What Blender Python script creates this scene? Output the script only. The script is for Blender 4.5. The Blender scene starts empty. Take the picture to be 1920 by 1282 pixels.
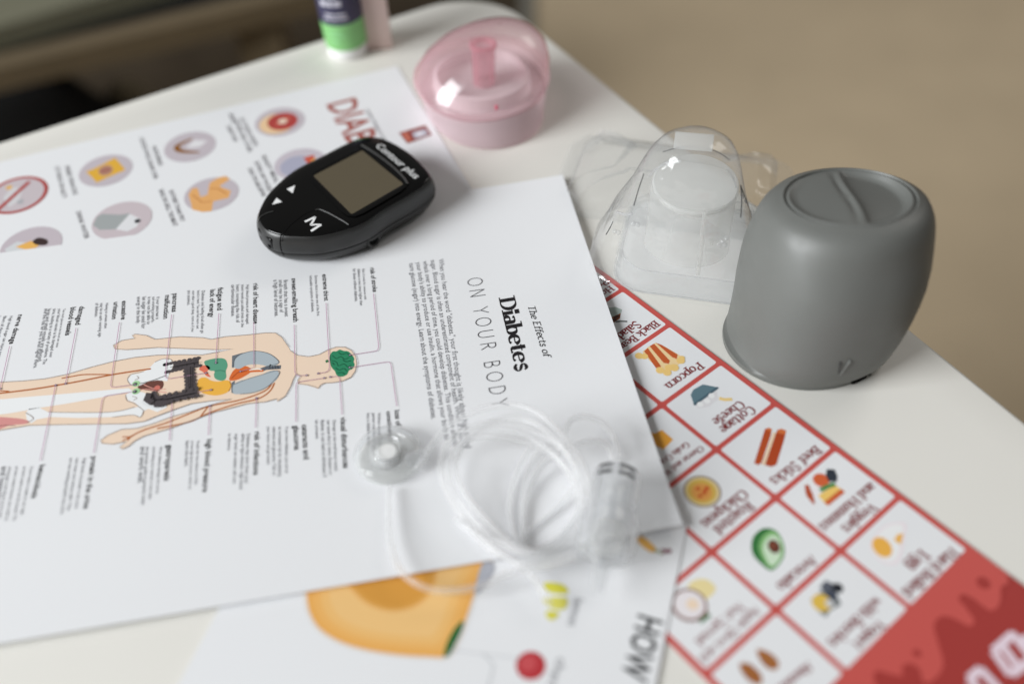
import bpy, bmesh, math, random
from mathutils import Vector, Matrix
from mathutils.geometry import tessellate_polygon
from mathutils.bvhtree import BVHTree
random.seed(7)
scene = bpy.context.scene
FZ_ = -.73
C = bpy.context.collection

# ---------------------------------------------------------------- camera
F_PX, PITCH, ROLL, CAM_H = 1796.24, 0.8258, -0.0478, 0.3109      # solved from the sheets' right angles
cp, sp = math.cos(PITCH), math.sin(PITCH)
cr, sr = math.cos(ROLL), math.sin(ROLL)
FWD = Vector((0, cp, -sp)); R0 = Vector((1, 0, 0)); U0 = Vector((0, sp, cp))
RGT = cr*R0 + sr*U0; UPV = -sr*R0 + cr*U0
CAM = Vector((0, 0, CAM_H))
cam = bpy.data.cameras.new('camera'); cam_o = bpy.data.objects.new('camera', cam); C.objects.link(cam_o)
cam.sensor_width = 36; cam.lens = F_PX*36/1920
cam.clip_start = .01; cam.clip_end = 50
m = Matrix((RGT, UPV, -FWD)).transposed().to_4x4(); m.translation = CAM
cam_o.matrix_world = m
cam.dof.use_dof = True; cam.dof.focus_distance = 0.428; cam.dof.aperture_fstop = 2.6; cam.dof.aperture_blades = 0
scene.camera = cam_o

def at(px, py, z=0.0):
    "point of the horizontal plane z seen at photo pixel (px, py) of 1920 x 1282"
    d = FWD + RGT*((px-960)/F_PX) - UPV*((py-641)/F_PX)
    return CAM + d*((z-CAM.z)/d.z)

# ---------------------------------------------------------------- world, lamps, exposure
w = bpy.data.worlds.new('World'); scene.world = w; w.use_nodes = True
bg = w.node_tree.nodes['Background']
bg.inputs[0].default_value = (.96, .93, .89, 1); bg.inputs[1].default_value = .14
def area(name, loc, target, sx, sy, power, col):
    l = bpy.data.lights.new(name, 'AREA'); l.shape = 'RECTANGLE'; l.size = sx; l.size_y = sy; l.energy = power; l.color = col
    o = bpy.data.objects.new(name, l); C.objects.link(o); o.location = loc
    o.rotation_euler = (Vector(target)-Vector(loc)).to_track_quat('-Z', 'Y').to_euler()
    return o
area('window_light', (-2.85, -.75, 1.75), (.10, .33, 0), 1.9, 1.6, 180, (.95, .98, 1.0))
area('far_window_light', (2.0, 1.9, 1.9), (.55, .65, -.2), 1.3, 1.0, 15, (1, .96, .90))
scene.view_settings.view_transform = 'Standard'; scene.view_settings.look = 'None'
scene.view_settings.exposure = 0; scene.view_settings.gamma = 1
scene.cycles.use_denoising = True
scene.cycles.max_bounces = 14; scene.cycles.transparent_max_bounces = 24
scene.cycles.transmission_bounces = 12; scene.cycles.caustics_reflective = False; scene.cycles.caustics_refractive = False
scene.cycles.sample_clamp_indirect = 6

# ---------------------------------------------------------------- materials
def lin(c):
    c /= 255.0
    return c/12.92 if c <= .04045 else ((c+.055)/1.055)**2.4
_pm = {}
def ink(r, g, b):
    "printing ink from the colour it shows beside paper of albedo .85"
    k = (r, g, b)
    if k not in _pm:
        m = bpy.data.materials.new('ink_%02x%02x%02x' % k); m.use_nodes = True
        p = m.node_tree.nodes['Principled BSDF']
        p.inputs['Base Color'].default_value = tuple(min(.88, lin(v)*1.14) for v in k) + (1,)
        p.inputs['Roughness'].default_value = .5; p.inputs['Specular IOR Level'].default_value = .25
        _pm[k] = m
    return _pm[k]
def mat(name, col, rough=.5, spec=.5, noise=0, nscale=50, bump=0, bscale=400, coat=0, rvar=0):
    m = bpy.data.materials.new(name); m.use_nodes = True; nt = m.node_tree; p = nt.nodes['Principled BSDF']
    p.inputs['Base Color'].default_value = (*col, 1); p.inputs['Roughness'].default_value = rough
    p.inputs['Specular IOR Level'].default_value = spec; p.inputs['Coat Weight'].default_value = coat
    tc = nt.nodes.new('ShaderNodeTexCoord')
    if noise:
        n = nt.nodes.new('ShaderNodeTexNoise'); n.inputs['Scale'].default_value = nscale; n.inputs['Detail'].default_value = 5
        mx = nt.nodes.new('ShaderNodeMix'); mx.data_type = 'RGBA'
        mx.inputs[6].default_value = (*[c*(1-noise) for c in col], 1); mx.inputs[7].default_value = (*[min(1, c*(1+noise)) for c in col], 1)
        nt.links.new(tc.outputs['Object'], n.inputs['Vector']); nt.links.new(n.outputs['Fac'], mx.inputs[0])
        nt.links.new(mx.outputs[2], p.inputs['Base Color'])
    if rvar:
        n = nt.nodes.new('ShaderNodeTexNoise'); n.inputs['Scale'].default_value = 120; n.inputs['Detail'].default_value = 6
        r = nt.nodes.new('ShaderNodeMapRange'); r.inputs[1].default_value = .3; r.inputs[2].default_value = .7; r.inputs[3].default_value = rough-rvar; r.inputs[4].default_value = rough+rvar
        nt.links.new(tc.outputs['Object'], n.inputs['Vector']); nt.links.new(n.outputs['Fac'], r.inputs[0]); nt.links.new(r.outputs[0], p.inputs['Roughness'])
    if bump:
        n = nt.nodes.new('ShaderNodeTexNoise'); n.inputs['Scale'].default_value = bscale; n.inputs['Detail'].default_value = 3
        b = nt.nodes.new('ShaderNodeBump'); b.inputs['Strength'].default_value = bump; b.inputs['Distance'].default_value = .0004
        nt.links.new(tc.outputs['Object'], n.inputs['Vector']); nt.links.new(n.outputs['Fac'], b.inputs['Height'])
        nt.links.new(b.outputs['Normal'], p.inputs['Normal'])
    return m
def clear(name, tint, haze_col, haze=.1, edge_haze=.5, rough=.06, gloss=1.0, wob=0, wscale=90, dark=.55, trl=.5):
    "thin clear plastic: see-through film, milky where it is seen edge-on, with a Fresnel reflection"
    m = bpy.data.materials.new(name); m.use_nodes = True; nt = m.node_tree
    for n in list(nt.nodes): nt.nodes.remove(n)
    N = nt.nodes.new; out = N('ShaderNodeOutputMaterial')
    tr = N('ShaderNodeBsdfTransparent'); tm = N('ShaderNodeMix'); tm.data_type = 'RGBA'
    tm.inputs[6].default_value = (*tint, 1); tm.inputs[7].default_value = (*[t*dark for t in tint], 1)
    l2 = N('ShaderNodeLayerWeight'); l2.inputs[0].default_value = .5; p2 = N('ShaderNodeMath'); p2.operation = 'POWER'; p2.inputs[1].default_value = 6
    nt.links.new(l2.outputs['Facing'], p2.inputs[0]); nt.links.new(p2.outputs[0], tm.inputs[0]); nt.links.new(tm.outputs[2], tr.inputs[0])
    di = N('ShaderNodeBsdfDiffuse'); di.inputs[0].default_value = (*haze_col, 1)
    tl = N('ShaderNodeBsdfTranslucent'); tl.inputs[0].default_value = (*haze_col, 1)
    a = N('ShaderNodeMixShader'); a.inputs[0].default_value = trl
    nt.links.new(di.outputs[0], a.inputs[1]); nt.links.new(tl.outputs[0], a.inputs[2])
    lw = N('ShaderNodeLayerWeight'); lw.inputs[0].default_value = .35
    mr = N('ShaderNodeMapRange'); mr.inputs[3].default_value = haze; mr.inputs[4].default_value = edge_haze
    nt.links.new(lw.outputs['Facing'], mr.inputs[0])
    b = N('ShaderNodeMixShader'); nt.links.new(mr.outputs[0], b.inputs[0]); nt.links.new(tr.outputs[0], b.inputs[1]); nt.links.new(a.outputs[0], b.inputs[2])
    gl = N('ShaderNodeBsdfGlossy'); gl.inputs['Roughness'].default_value = rough
    fr = N('ShaderNodeLayerWeight'); fr.inputs[0].default_value = .5           # Schlick's Fresnel, the same from both sides of the film
    pw = N('ShaderNodeMath'); pw.operation = 'POWER'; pw.inputs[1].default_value = 5
    nt.links.new(fr.outputs['Facing'], pw.inputs[0])
    mg = N('ShaderNodeMath'); mg.operation = 'MULTIPLY_ADD'; mg.inputs[1].default_value = .7*gloss; mg.inputs[2].default_value = .045*gloss
    nt.links.new(pw.outputs[0], mg.inputs[0])
    c = N('ShaderNodeMixShader'); nt.links.new(mg.outputs[0], c.inputs[0]); nt.links.new(b.outputs[0], c.inputs[1]); nt.links.new(gl.outputs[0], c.inputs[2])
    if wob:
        tc = N('ShaderNodeTexCoord'); n = N('ShaderNodeTexNoise'); n.inputs['Scale'].default_value = wscale; n.inputs['Detail'].default_value = 2
        bp = N('ShaderNodeBump'); bp.inputs['Strength'].default_value = wob; bp.inputs['Distance'].default_value = .004
        nt.links.new(tc.outputs['Object'], n.inputs['Vector']); nt.links.new(n.outputs['Fac'], bp.inputs['Height'])
        for s in (gl, fr): nt.links.new(bp.outputs[0], s.inputs['Normal'])
    nt.links.new(c.outputs[0], out.inputs[0])
    return m
M = dict(
    paper=mat('white_paper', (.83, .835, .85), .55, .3, noise=.012, nscale=900, bump=.08, bscale=2500),
    table=mat('white_laminate', (.85, .83, .775), .42, .4, noise=.02, nscale=25, bump=.03, bscale=1500),
    floor=mat('tan_carpet', (.53, .425, .29), .95, .1, noise=.10, nscale=7),
    rug=mat('dark_brown_rug', (.060, .045, .030), .95, .1, noise=.45, nscale=9),
    rugedge=mat('grey_rug_binding', (.22, .21, .18), .9, .1),
    wood=mat('olive_brown_wood', (.13, .098, .058), .6, .3, noise=.25, nscale=6),
    wood2=mat('grey_green_wood', (.17, .165, .115), .6, .3, noise=.2, nscale=6),
    black=mat('black_cloth_and_gap_shade', (.006, .006, .006), .9, .2),  # the bag's cloth; also the painted shade between the bench slats
    blob=mat('beige_cloth', (.20, .165, .11), .9, .2),
    grey=mat('grey_satin_plastic', (.150, .154, .144), .45, .5, noise=.09, nscale=28, bump=.12, bscale=2500, rvar=.06),
    mbody=mat('black_satin_plastic', (.020, .020, .0195), .36, .6, bump=.03, bscale=4000),
    mface=mat('black_gloss_plastic', (.004, .004, .004), .12, .3),
    mdark=mat('black_recess', (.002, .002, .002), .8, .1),
    mgrey=mat('dark_grey_ridge', (.05, .05, .048), .3, .5),
    lcd=mat('display_brown_reflection', (.115, .095, .062), .28, .35, noise=.03, nscale=120),  # brown reflection of the room painted into the display colour
    white=mat('white_plastic', (.84, .84, .83), .35, .5),
    wprint=mat('white_print', (.85, .85, .85), .5, .3),
    navy=mat('navy_label', (.050, .047, .095), .45, .4),
    green=mat('green_label', (.24, .56, .20), .45, .4, noise=.06, nscale=300),
    carton=mat('pale_pink_card', (.66, .52, .48), .6, .3, noise=.03, nscale=200),
    clearp=clear('clear_plastic', (.995, .998, .998), (.97, .975, .975), .09, .22, .05, 1.1, wob=.5, wscale=70, dark=.25),
    clearb=clear('clear_thin_plastic', (.992, .996, .996), (.96, .97, .98), .05, .24, .12, 1.0, wob=.6, wscale=60),
    milky=clear('milky_plastic', (.97, .97, .96), (.98, .985, .975), .22, .38, .25, .6, dark=.9),
    milky2=clear('white_film', (.97, .97, .96), (.97, .975, .965), .50, .72, .25, .7, dark=.95),
    mwhite=mat('white_foam_disc', (.84, .84, .81), .8, .1),
    tube=clear('clear_tubing', (.99, .99, .99), (.985, .985, .99), .20, .55, .20, .6, dark=.9),
    hard=clear('clear_hard_plastic', (.97, .975, .98), (.98, .985, .99), .14, .42, .07, 1.1, wob=.15, wscale=150, dark=.8),
    pinkb=clear('pink_frosted_plastic', (.99, .90, .92), (.99, .80, .84), .62, .80, .30, .6, dark=.95, trl=.3),
    pinkl=clear('pink_clear_plastic', (.996, .952, .96), (.93, .51, .58), .11, .52, .13, 1.2, wob=.12, wscale=60),
    pinkr=clear('pink_rim_plastic', (.985, .88, .90), (.95, .66, .71), .40, .70, .2, .8, dark=.9),
    pinkd=clear('deep_pink_plastic', (.985, .84, .86), (.93, .56, .62), .30, .70, .15, .9, dark=.85),
    pinkw=clear('pale_pink_plastic', (.99, .96, .965), (.99, .92, .93), .75, .85, .25, .5, dark=.95, trl=.25),
    crease=clear('smoky_crease', (.35, .36, .37), (.3, .3, .3), .1, .3, .1, 1.0),
    dash=mat('black_dash_print', (.01, .01, .01), .5, .3),
)

# ---------------------------------------------------------------- helpers
def link(name, me, mats=None, parent=None, smooth=None):
    o = bpy.data.objects.new(name, me); C.objects.link(o)
    for mm in (mats or []): me.materials.append(mm)
    if parent: o.parent = parent
    if smooth is not None:
        for p in me.polygons: p.use_smooth = True
        me.set_sharp_from_angle(angle=math.radians(smooth))
    return o
def tag(o, label, cat, group=None):
    o['label'] = label; o['category'] = cat
    if group: o['group'] = group
    return o
def empty(name, loc, rz=0, parent=None):
    o = bpy.data.objects.new(name, None); C.objects.link(o); o.location = loc; o.rotation_euler = (0, 0, rz)
    o.empty_display_size = .01
    if parent: o.parent = parent
    return o
def mesh(name, verts, faces, mats, parent=None, smooth=None):
    me = bpy.data.meshes.new(name); me.from_pydata([tuple(v) for v in verts], [], faces); me.update()
    bm = bmesh.new(); bm.from_mesh(me); bmesh.ops.recalc_face_normals(bm, faces=bm.faces); bm.to_mesh(me); bm.free()
    return link(name, me, mats if isinstance(mats, list) else [mats], parent, smooth)
def crom(pts, n=6, closed=True):
    pts = [Vector(p) for p in pts]; out = []; N = len(pts)
    for i in range(N if closed else N-1):
        if closed: a, b, c, d = pts[i-1], pts[i], pts[(i+1) % N], pts[(i+2) % N]
        else: a, b, c, d = pts[max(i-1, 0)], pts[i], pts[i+1], pts[min(i+2, N-1)]
        for k in range(n):
            t = k/n
            out.append(.5*((2*b)+(-a+c)*t+(2*a-5*b+4*c-d)*t*t+(-a+3*b-3*c+d)*t**3))
    if not closed: out.append(pts[-1])
    return out
def loft(name, rings, mats, parent=None, cap0=True, cap1=True, smooth=40):
    n = len(rings[0]); V = [v for r in rings for v in r]; Fc = []
    for k in range(len(rings)-1):
        for i in range(n):
            j = (i+1) % n; Fc.append((k*n+i, k*n+j, (k+1)*n+j, (k+1)*n+i))
    if cap0: Fc.append(tuple(range(n))[::-1])
    if cap1: Fc.append(tuple((len(rings)-1)*n+i for i in range(n)))
    return mesh(name, V, Fc, mats, parent, smooth)
def ellring(cx, cy, z, a, b, phi=0, n=64, tilt=(0, 0), o=(0, 0), e=2.0):
    out = []
    for i in range(n):
        t = 2*math.pi*i/n; ct, st = math.cos(t), math.sin(t)
        x = a*math.copysign(abs(ct)**(2/e), ct); y = b*math.copysign(abs(st)**(2/e), st)
        X = cx+x*math.cos(phi)-y*math.sin(phi); Y = cy+x*math.sin(phi)+y*math.cos(phi)
        out.append(Vector((X, Y, z+tilt[0]*(X-o[0])+tilt[1]*(Y-o[1]))))
    return out
def lathe(name, prof, mats, parent=None, loc=(0, 0, 0), axis=(0, 0, 1), n=48, smooth=40, cap0=False, cap1=False):
    q = Vector((0, 0, 1)).rotation_difference(Vector(axis).normalized())
    rings = [[Vector(loc)+q @ Vector((r*math.cos(2*math.pi*i/n), r*math.sin(2*math.pi*i/n), z)) for i in range(n)] for r, z in prof]
    return loft(name, rings, mats, parent, cap0, cap1, smooth)
def sweep(name, paths, r, mats, parent=None, n=12):
    V, Fc = [], []
    for path in paths:
        base = len(V); P = [Vector(p) for p in path]; up = Vector((0, 0, 1)); side = None
        for i, p in enumerate(P):
            t = (P[min(i+1, len(P)-1)]-P[max(i-1, 0)]).normalized()
            side = t.cross(up).normalized() if side is None or abs(t.z) < .9 else side
            nn = side.cross(t)
            for k in range(n):
                a = 2*math.pi*k/n; V.append(p+side*(r*math.cos(a))+nn*(r*math.sin(a)))
        for i in range(len(P)-1):
            for k in range(n):
                j = (k+1) % n; Fc.append((base+i*n+k, base+i*n+j, base+(i+1)*n+j, base+(i+1)*n+k))
        Fc.append(tuple(base+k for k in range(n))[::-1]); Fc.append(tuple(base+(len(P)-1)*n+k for k in range(n)))
    return mesh(name, V, Fc, mats, parent, 60)
def box(name, x0, x1, y0, y1, z0, z1, mats, parent=None, bevel=.0):
    bm = bmesh.new(); bmesh.ops.create_cube(bm, size=1)
    for v in bm.verts: v.co = Vector(((x0+x1)/2+v.co.x*(x1-x0), (y0+y1)/2+v.co.y*(y1-y0), (z0+z1)/2+v.co.z*(z1-z0)))
    if bevel: bmesh.ops.bevel(bm, geom=bm.edges[:], offset=bevel, segments=3, profile=.5, affect='EDGES')
    me = bpy.data.meshes.new(name); bm.to_mesh(me); bm.free()
    return link(name, me, [mats], parent, 40)

# ---- printing: flat ink lying on a sheet, in the sheet's own page coordinates
def T(s, ox, oy):                      # photo crop -> photo pixels
    return lambda x, y: (x/s+ox, y/s+oy)
class Sheet:
    def __init__(s, name, o, ang, x0, x1, y0, y1, z, zf=None, thick=.00018, nx=2, ny=2):
        s.o = Vector((o[0], o[1], 0)); s.ang = ang; s.z = z; s.zf = zf or (lambda x, y: 0.0)
        s.X = Vector((math.cos(ang), math.sin(ang), 0)); s.Y = Vector((-math.sin(ang), math.cos(ang), 0))
        V, Fc = [], []
        for k in (1, 0):
            for i in range(nx+1):
                for j in range(ny+1):
                    x = x0+(x1-x0)*i/nx; y = y0+(y1-y0)*j/ny; V.append((x, y, s.zf(x, y)-(0 if k else thick)))
        A = lambda k, i, j: k*(nx+1)*(ny+1)+i*(ny+1)+j
        for i in range(nx):
            for j in range(ny):
                Fc.append((A(0, i, j), A(0, i+1, j), A(0, i+1, j+1), A(0, i, j+1)))
                Fc.append((A(1, i, j), A(1, i, j+1), A(1, i+1, j+1), A(1, i+1, j)))
        for i in range(nx):
            for j in (0, ny): Fc.append((A(0, i, j), A(0, i+1, j), A(1, i+1, j), A(1, i, j)))
        for j in range(ny):
            for i in (0, nx): Fc.append((A(0, i, j), A(0, i, j+1), A(1, i, j+1), A(1, i, j)))
        s.ob = mesh(name, V, Fc, M['paper'], None, 30)
        s.ob.location = (o[0], o[1], z); s.ob.rotation_euler = (0, 0, ang)
    def L(s, px, py):
        d = at(px, py, s.z); d = Vector((d.x-s.o.x, d.y-s.o.y, 0))
        return Vector((d.dot(s.X), d.dot(s.Y)))
SER = {}
def _g(ch, adv, *st): SER[ch] = (adv, st)
V_, A_, H_, L_, T_, D_ = 'vahltd'
_g('a', .42, (A_, .18, .14, .13, .12, 0, 360), (V_, .33, 0, .34, 'b'), (A_, .2, .33, .13, .13, 5, 150))
_g('b', .48, (V_, .1, 0, .72, 't'), (A_, .26, .235, .16, .21, 0, 360))
_g('c', .42, (A_, .24, .235, .18, .22, 50, 310))
_g('d', .50, (A_, .22, .235, .16, .21, 0, 360), (V_, .38, 0, .72, 'tb'))
_g('e', .44, (H_, .08, .38, .25), (A_, .23, .235, .18, .22, 8, 315))
_g('f', .34, (V_, .14, 0, .56, 'b'), (A_, .26, .56, .12, .13, 40, 180), (H_, .02, .3, .45))
_g('g', .46, (A_, .21, .25, .15, .2, 0, 360), (V_, .38, -.05, .46, ''), (A_, .22, -.05, .16, .15, 200, 360))
_g('h', .52, (V_, .1, 0, .72, 'tb'), (A_, .25, .3, .15, .15, 0, 180), (V_, .4, 0, .3, 'b'))
_g('i', .22, (V_, .11, 0, .46, 'tb'), (D_, .1, .64))
_g('k', .50, (V_, .1, 0, .72, 'tb'), (L_, (.16, .2), (.38, .45)), (T_, (.24, .28), (.42, .01)), (H_, .32, .5, .03), (H_, .3, .48, .45))
_g('l', .22, (V_, .11, 0, .72, 'tb'))
_g('m', .74, (V_, .1, 0, .46, 'tb'), (A_, .23, .3, .13, .15, 0, 180), (V_, .36, 0, .3, 'b'), (A_, .49, .3, .13, .15, 0, 180), (V_, .62, 0, .3, 'b'))
_g('n', .52, (V_, .1, 0, .46, 'tb'), (A_, .25, .3, .15, .15, 0, 180), (V_, .4, 0, .3, 'b'))
_g('o', .48, (A_, .24, .235, .18, .22, 0, 360))
_g('p', .50, (V_, .1, -.22, .46, 'tb'), (A_, .27, .235, .16, .21, 0, 360))
_g('q', .50, (V_, .4, -.22, .46, 'tb'), (A_, .23, .235, .16, .21, 0, 360))
_g('r', .40, (V_, .1, 0, .46, 'tb'), (A_, .26, .31, .14, .14, 40, 170))
_g('s', .40, (L_, (.33, .37), (.27, .45), (.17, .45), (.09, .39), (.11, .3), (.22, .24), (.33, .17), (.34, .08), (.26, .01), (.15, .01), (.06, .09)))
_g('t', .34, (V_, .14, .1, .62, ''), (A_, .25, .11, .11, .1, 180, 320), (H_, .02, .3, .45))
_g('u', .52, (V_, .1, .15, .46, 't'), (A_, .24, .15, .14, .14, 180, 360), (V_, .38, 0, .46, 'tb'))
_g('v', .46, (T_, (.05, .45), (.21, .01)), (L_, (.22, .01), (.38, .45)), (H_, 0, .16, .45), (H_, .3, .46, .45))
_g('w', .66, (T_, (.05, .45), (.19, .01)), (L_, (.19, .01), (.32, .45)), (T_, (.32, .45), (.46, .01)), (L_, (.46, .01), (.6, .45)), (H_, 0, .14, .45))
_g('y', .46, (T_, (.05, .45), (.22, .03)), (L_, (.39, .45), (.16, -.18), (.06, -.18)), (H_, 0, .15, .45))
_g('A', .58, (L_, (.06, .02), (.28, .69)), (T_, (.28, .69), (.5, .02)), (H_, .15, .42, .22), (H_, 0, .17, .02), (H_, .4, .6, .02))
_g('B', .54, (V_, .12, 0, .7, 'tb'), (A_, .26, .53, .15, .15, -90, 90), (A_, .28, .18, .18, .17, -90, 90), (H_, .12, .27, .68), (H_, .12, .28, .36), (H_, .12, .29, .02))
_g('C', .58, (A_, .31, .35, .25, .34, 45, 315))
_g('D', .62, (V_, .12, 0, .7, 'tb'), (A_, .26, .35, .28, .33, -90, 90), (H_, .1, .27, .68), (H_, .1, .27, .02))
_g('E', .54, (V_, .12, 0, .7, 'tb'), (H_, .1, .48, .68), (H_, .1, .38, .36), (H_, .1, .5, .02))
_g('G', .62, (A_, .31, .35, .25, .34, 45, 340), (V_, .54, .02, .3, 't'))
_g('H', .68, (V_, .12, 0, .7, 'tb'), (V_, .54, 0, .7, 'tb'), (H_, .12, .54, .36))
_g('P', .54, (V_, .12, 0, .7, 'tb'), (A_, .28, .51, .17, .17, -90, 90), (H_, .1, .29, .68), (H_, .1, .29, .33))
_g('R', .58, (V_, .12, 0, .7, 'tb'), (A_, .28, .52, .16, .16, -90, 90), (H_, .1, .29, .68), (H_, .1, .29, .35), (T_, (.28, .34), (.5, .02)))
_g('S', .50, (L_, (.42, .55), (.35, .67), (.22, .69), (.1, .6), (.1, .47), (.24, .37), (.4, .27), (.43, .13), (.33, .02), (.18, .01), (.06, .13)))
_g('T', .58, (V_, .29, 0, .68, 'b'), (H_, .03, .55, .67))
_g('V', .58, (T_, (.07, .68), (.28, .01)), (L_, (.29, .01), (.5, .68)), (H_, 0, .18, .68), (H_, .4, .58, .68))
_g('Y', .58, (T_, (.06, .68), (.29, .34)), (L_, (.29, .34), (.52, .68)), (V_, .29, 0, .34, 'b'))
_g('W', .86, (T_, (.07, .68), (.24, .01)), (L_, (.24, .01), (.42, .68)), (T_, (.42, .68), (.6, .01)), (L_, (.6, .01), (.78, .68)), (H_, 0, .16, .68), (H_, .68, .86, .68))
_g('N', .66, (L_, (.1, 0), (.1, .7)), (T_, (.1, .7), (.54, 0)), (L_, (.54, 0), (.54, .7)))
_g('O', .70, (A_, .35, .35, .29, .34, 0, 360))
_g('U', .66, (L_, (.1, .7), (.1, .25)), (A_, .32, .25, .22, .24, 180, 360), (L_, (.54, .25), (.54, .7)))
_g(' ', .26)
def swidth(t, track=0): return sum(SER[c][0]+track for c in t)-track
_bf = {}
def bfont(t, off):
    k = (t, off)
    if k not in _bf:
        c = bpy.data.curves.new('t', 'FONT'); c.body = t; c.offset = off; c.resolution_u = 2
        o = bpy.data.objects.new('t', c); me = o.to_mesh()
        v = [(p.co.x, p.co.y) for p in me.vertices]; f = [tuple(p.vertices) for p in me.polygons]
        o.to_mesh_clear(); bpy.data.objects.remove(o); bpy.data.curves.remove(c)
        _bf[k] = (v, f)
    return _bf[k]
MS_ = None
class Print:
    def __init__(s, sheet, tr=None):
        s.sh = sheet; s.tr = tr or (lambda x, y: (x, y)); s.v = []; s.f = []; s.fm = []; s.m = []; s.lay = 0
    def P(s, q): return s.sh.L(*s.tr(*q))
    def _add(s, v, f, col, layer):
        mt = ink(*col) if not isinstance(col, bpy.types.Material) else col
        if mt not in s.m: s.m.append(mt)
        k = s.m.index(mt); b = len(s.v)
        s.v += [(p[0], p[1], layer) for p in v]
        for q in f: s.f.append(tuple(b+i for i in q)); s.fm.append(k)
    def nxt(s): s.lay += 1; return s.lay*.000012
    def poly_l(s, pts, col):
        tri = tessellate_polygon([[Vector((p[0], p[1], 0)) for p in pts]])
        s._add(pts, tri, col, s.nxt()); return s
    def poly(s, pts, col, smooth=0):
        q = [s.P(p) for p in pts]
        return s.poly_l(crom(q, smooth) if smooth else q, col)
    def strip_l(s, q, w, col):
        V, Fc = [], []
        for i, p in enumerate(q):
            d = (q[min(i+1, len(q)-1)]-q[max(i-1, 0)]).normalized(); n = Vector((-d.y, d.x))
            ww = w
            if isinstance(w, list):
                f_ = i/(len(q)-1)*(len(w)-1); i0 = min(int(f_), len(w)-2); ww = w[i0]+(w[i0+1]-w[i0])*(f_-i0)
            V += [p+n*ww/2, p-n*ww/2]
        for i in range(len(q)-1): Fc.append((2*i, 2*i+1, 2*i+3, 2*i+2))
        s._add(V, Fc, col, s.nxt()); return s
    def strip(s, pts, w, col, smooth=0):
        q = [s.P(p) for p in pts]
        return s.strip_l(crom(q, smooth, False) if smooth else q, w, col)
    def disc_l(s, c, r, col, n=28, ry=None, ph=0):
        pts = []
        for i in range(n):
            a = 2*math.pi*i/n; x = r*math.cos(a); y = (ry or r)*math.sin(a)
            pts.append(Vector((c[0]+x*math.cos(ph)-y*math.sin(ph), c[1]+x*math.sin(ph)+y*math.cos(ph))))
        return s.poly_l(pts, col)
    def disc(s, c, r, col, **k): return s.disc_l(s.P(c), r, col, **k)
    def ring(s, c, r, w, col):
        c = s.P(c); q = [c+Vector((r*math.cos(a*math.pi/20), r*math.sin(a*math.pi/20))) for a in range(41)]
        return s.strip_l(q, w, col)
    def text(s, t, p0, p1, col, off=0.0, size=None):
        a, b = s.P(p0), s.P(p1); d = b-a; L = d.length; d.normalize(); n = Vector((-d.y, d.x))
        v, f = bfont(t, off); wd = max(x for x, y in v); kx = L/wd; ky = size or kx
        s._add([a+d*(x*kx)+n*(y*ky) for x, y in v], f, col, s.nxt()); return s
    def serif(s, t, p0, p1, col, T=.12, th=.055, serif=True, shear=0, size=None, track=0.0):
        a, b = s.P(p0), s.P(p1); d = b-a; L = d.length; d.normalize(); n = Vector((-d.y, d.x))
        kx = L/swidth(t, track); ky = size or kx; x = 0
        G = lambda u, v: a+d*((u+shear*v)*kx)+n*(v*ky)
        def rib(pts, wf):
            V, Fc = [], []
            for i, p in enumerate(pts):
                e = Vector(pts[min(i+1, len(pts)-1)])-Vector(pts[max(i-1, 0)]); e.normalize()
                ww = wf(e); V += [G(p[0]-e.y*ww/2, p[1]+e.x*ww/2), G(p[0]+e.y*ww/2, p[1]-e.x*ww/2)]
            for i in range(len(pts)-1): Fc.append((2*i, 2*i+1, 2*i+3, 2*i+2))
            s._add(V, Fc, col, s.lay*.000012+random.random()*.00001)
        s.nxt()
        mod = lambda e: th+(T-th)*abs(e.y)**1.3
        for ch in t:
            adv, st = SER[ch]
            for q in st:
                k = q[0]
                if k == 'v':
                    rib([(x+q[1], q[2]), (x+q[1], q[3])], lambda e: T)
                    if serif:
                        if 'b' in q[4]: rib([(x+q[1]-T*1.05, q[2]+th/2), (x+q[1]+T*1.05, q[2]+th/2)], lambda e: th)
                        if 't' in q[4]: rib([(x+q[1]-T*1.1, q[3]-th/2), (x+q[1]+T*.5, q[3]-th/2)], lambda e: th)
                elif k == 'h':
                    if serif or q[3] not in (.02, .45, .68) or ch in 'BDEPRTft':
                        rib([(x+q[1], q[3]), (x+q[2], q[3])], lambda e: th)
                elif k == 'a':
                    pts = [(x+q[1]+q[3]*math.cos(math.radians(q[5]+(q[6]-q[5])*i/16)), q[2]+q[4]*math.sin(math.radians(q[5]+(q[6]-q[5])*i/16))) for i in range(17)]
                    rib(pts, mod)
                elif k == 'l':
                    pts = [(x+u, v) for u, v in q[1:]]
                    if len(pts) > 4: rib([tuple(p) for p in crom(pts, 3, False)], lambda e: th+(T-th)*(1-abs(e.y))**.8 if ch in 'sS' else mod(e))
                    else: rib(pts, lambda e: th*1.1)
                elif k == 't': rib([(x+u, v) for u, v in q[1:]], lambda e: T*.95)
                elif k == 'd':
                    r = T*.62; rib([(x+q[1]-r, q[2]), (x+q[1]+r, q[2])], lambda e: 2*r)
            x += adv+track
        return s
    def build(s, name, parent=None):
        zf = s.sh.zf
        me = bpy.data.meshes.new(name)
        me.from_pydata([(x, y, zf(x, y)+getattr(s.sh, 'dz', .00010)+l) for x, y, l in s.v], [], s.f)
        for mt in s.m: me.materials.append(mt)
        for p, k in zip(me.polygons, s.fm): p.material_index = k
        bm = bmesh.new(); bm.from_mesh(me)
        if s.sh is MS_:
            bmesh.ops.triangulate(bm, faces=bm.faces); bmesh.ops.subdivide_edges(bm, edges=bm.edges, cuts=3, use_grid_fill=True)
            for v in bm.verts: v.co.z = zf(v.co.x, v.co.y)+.00022
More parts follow.
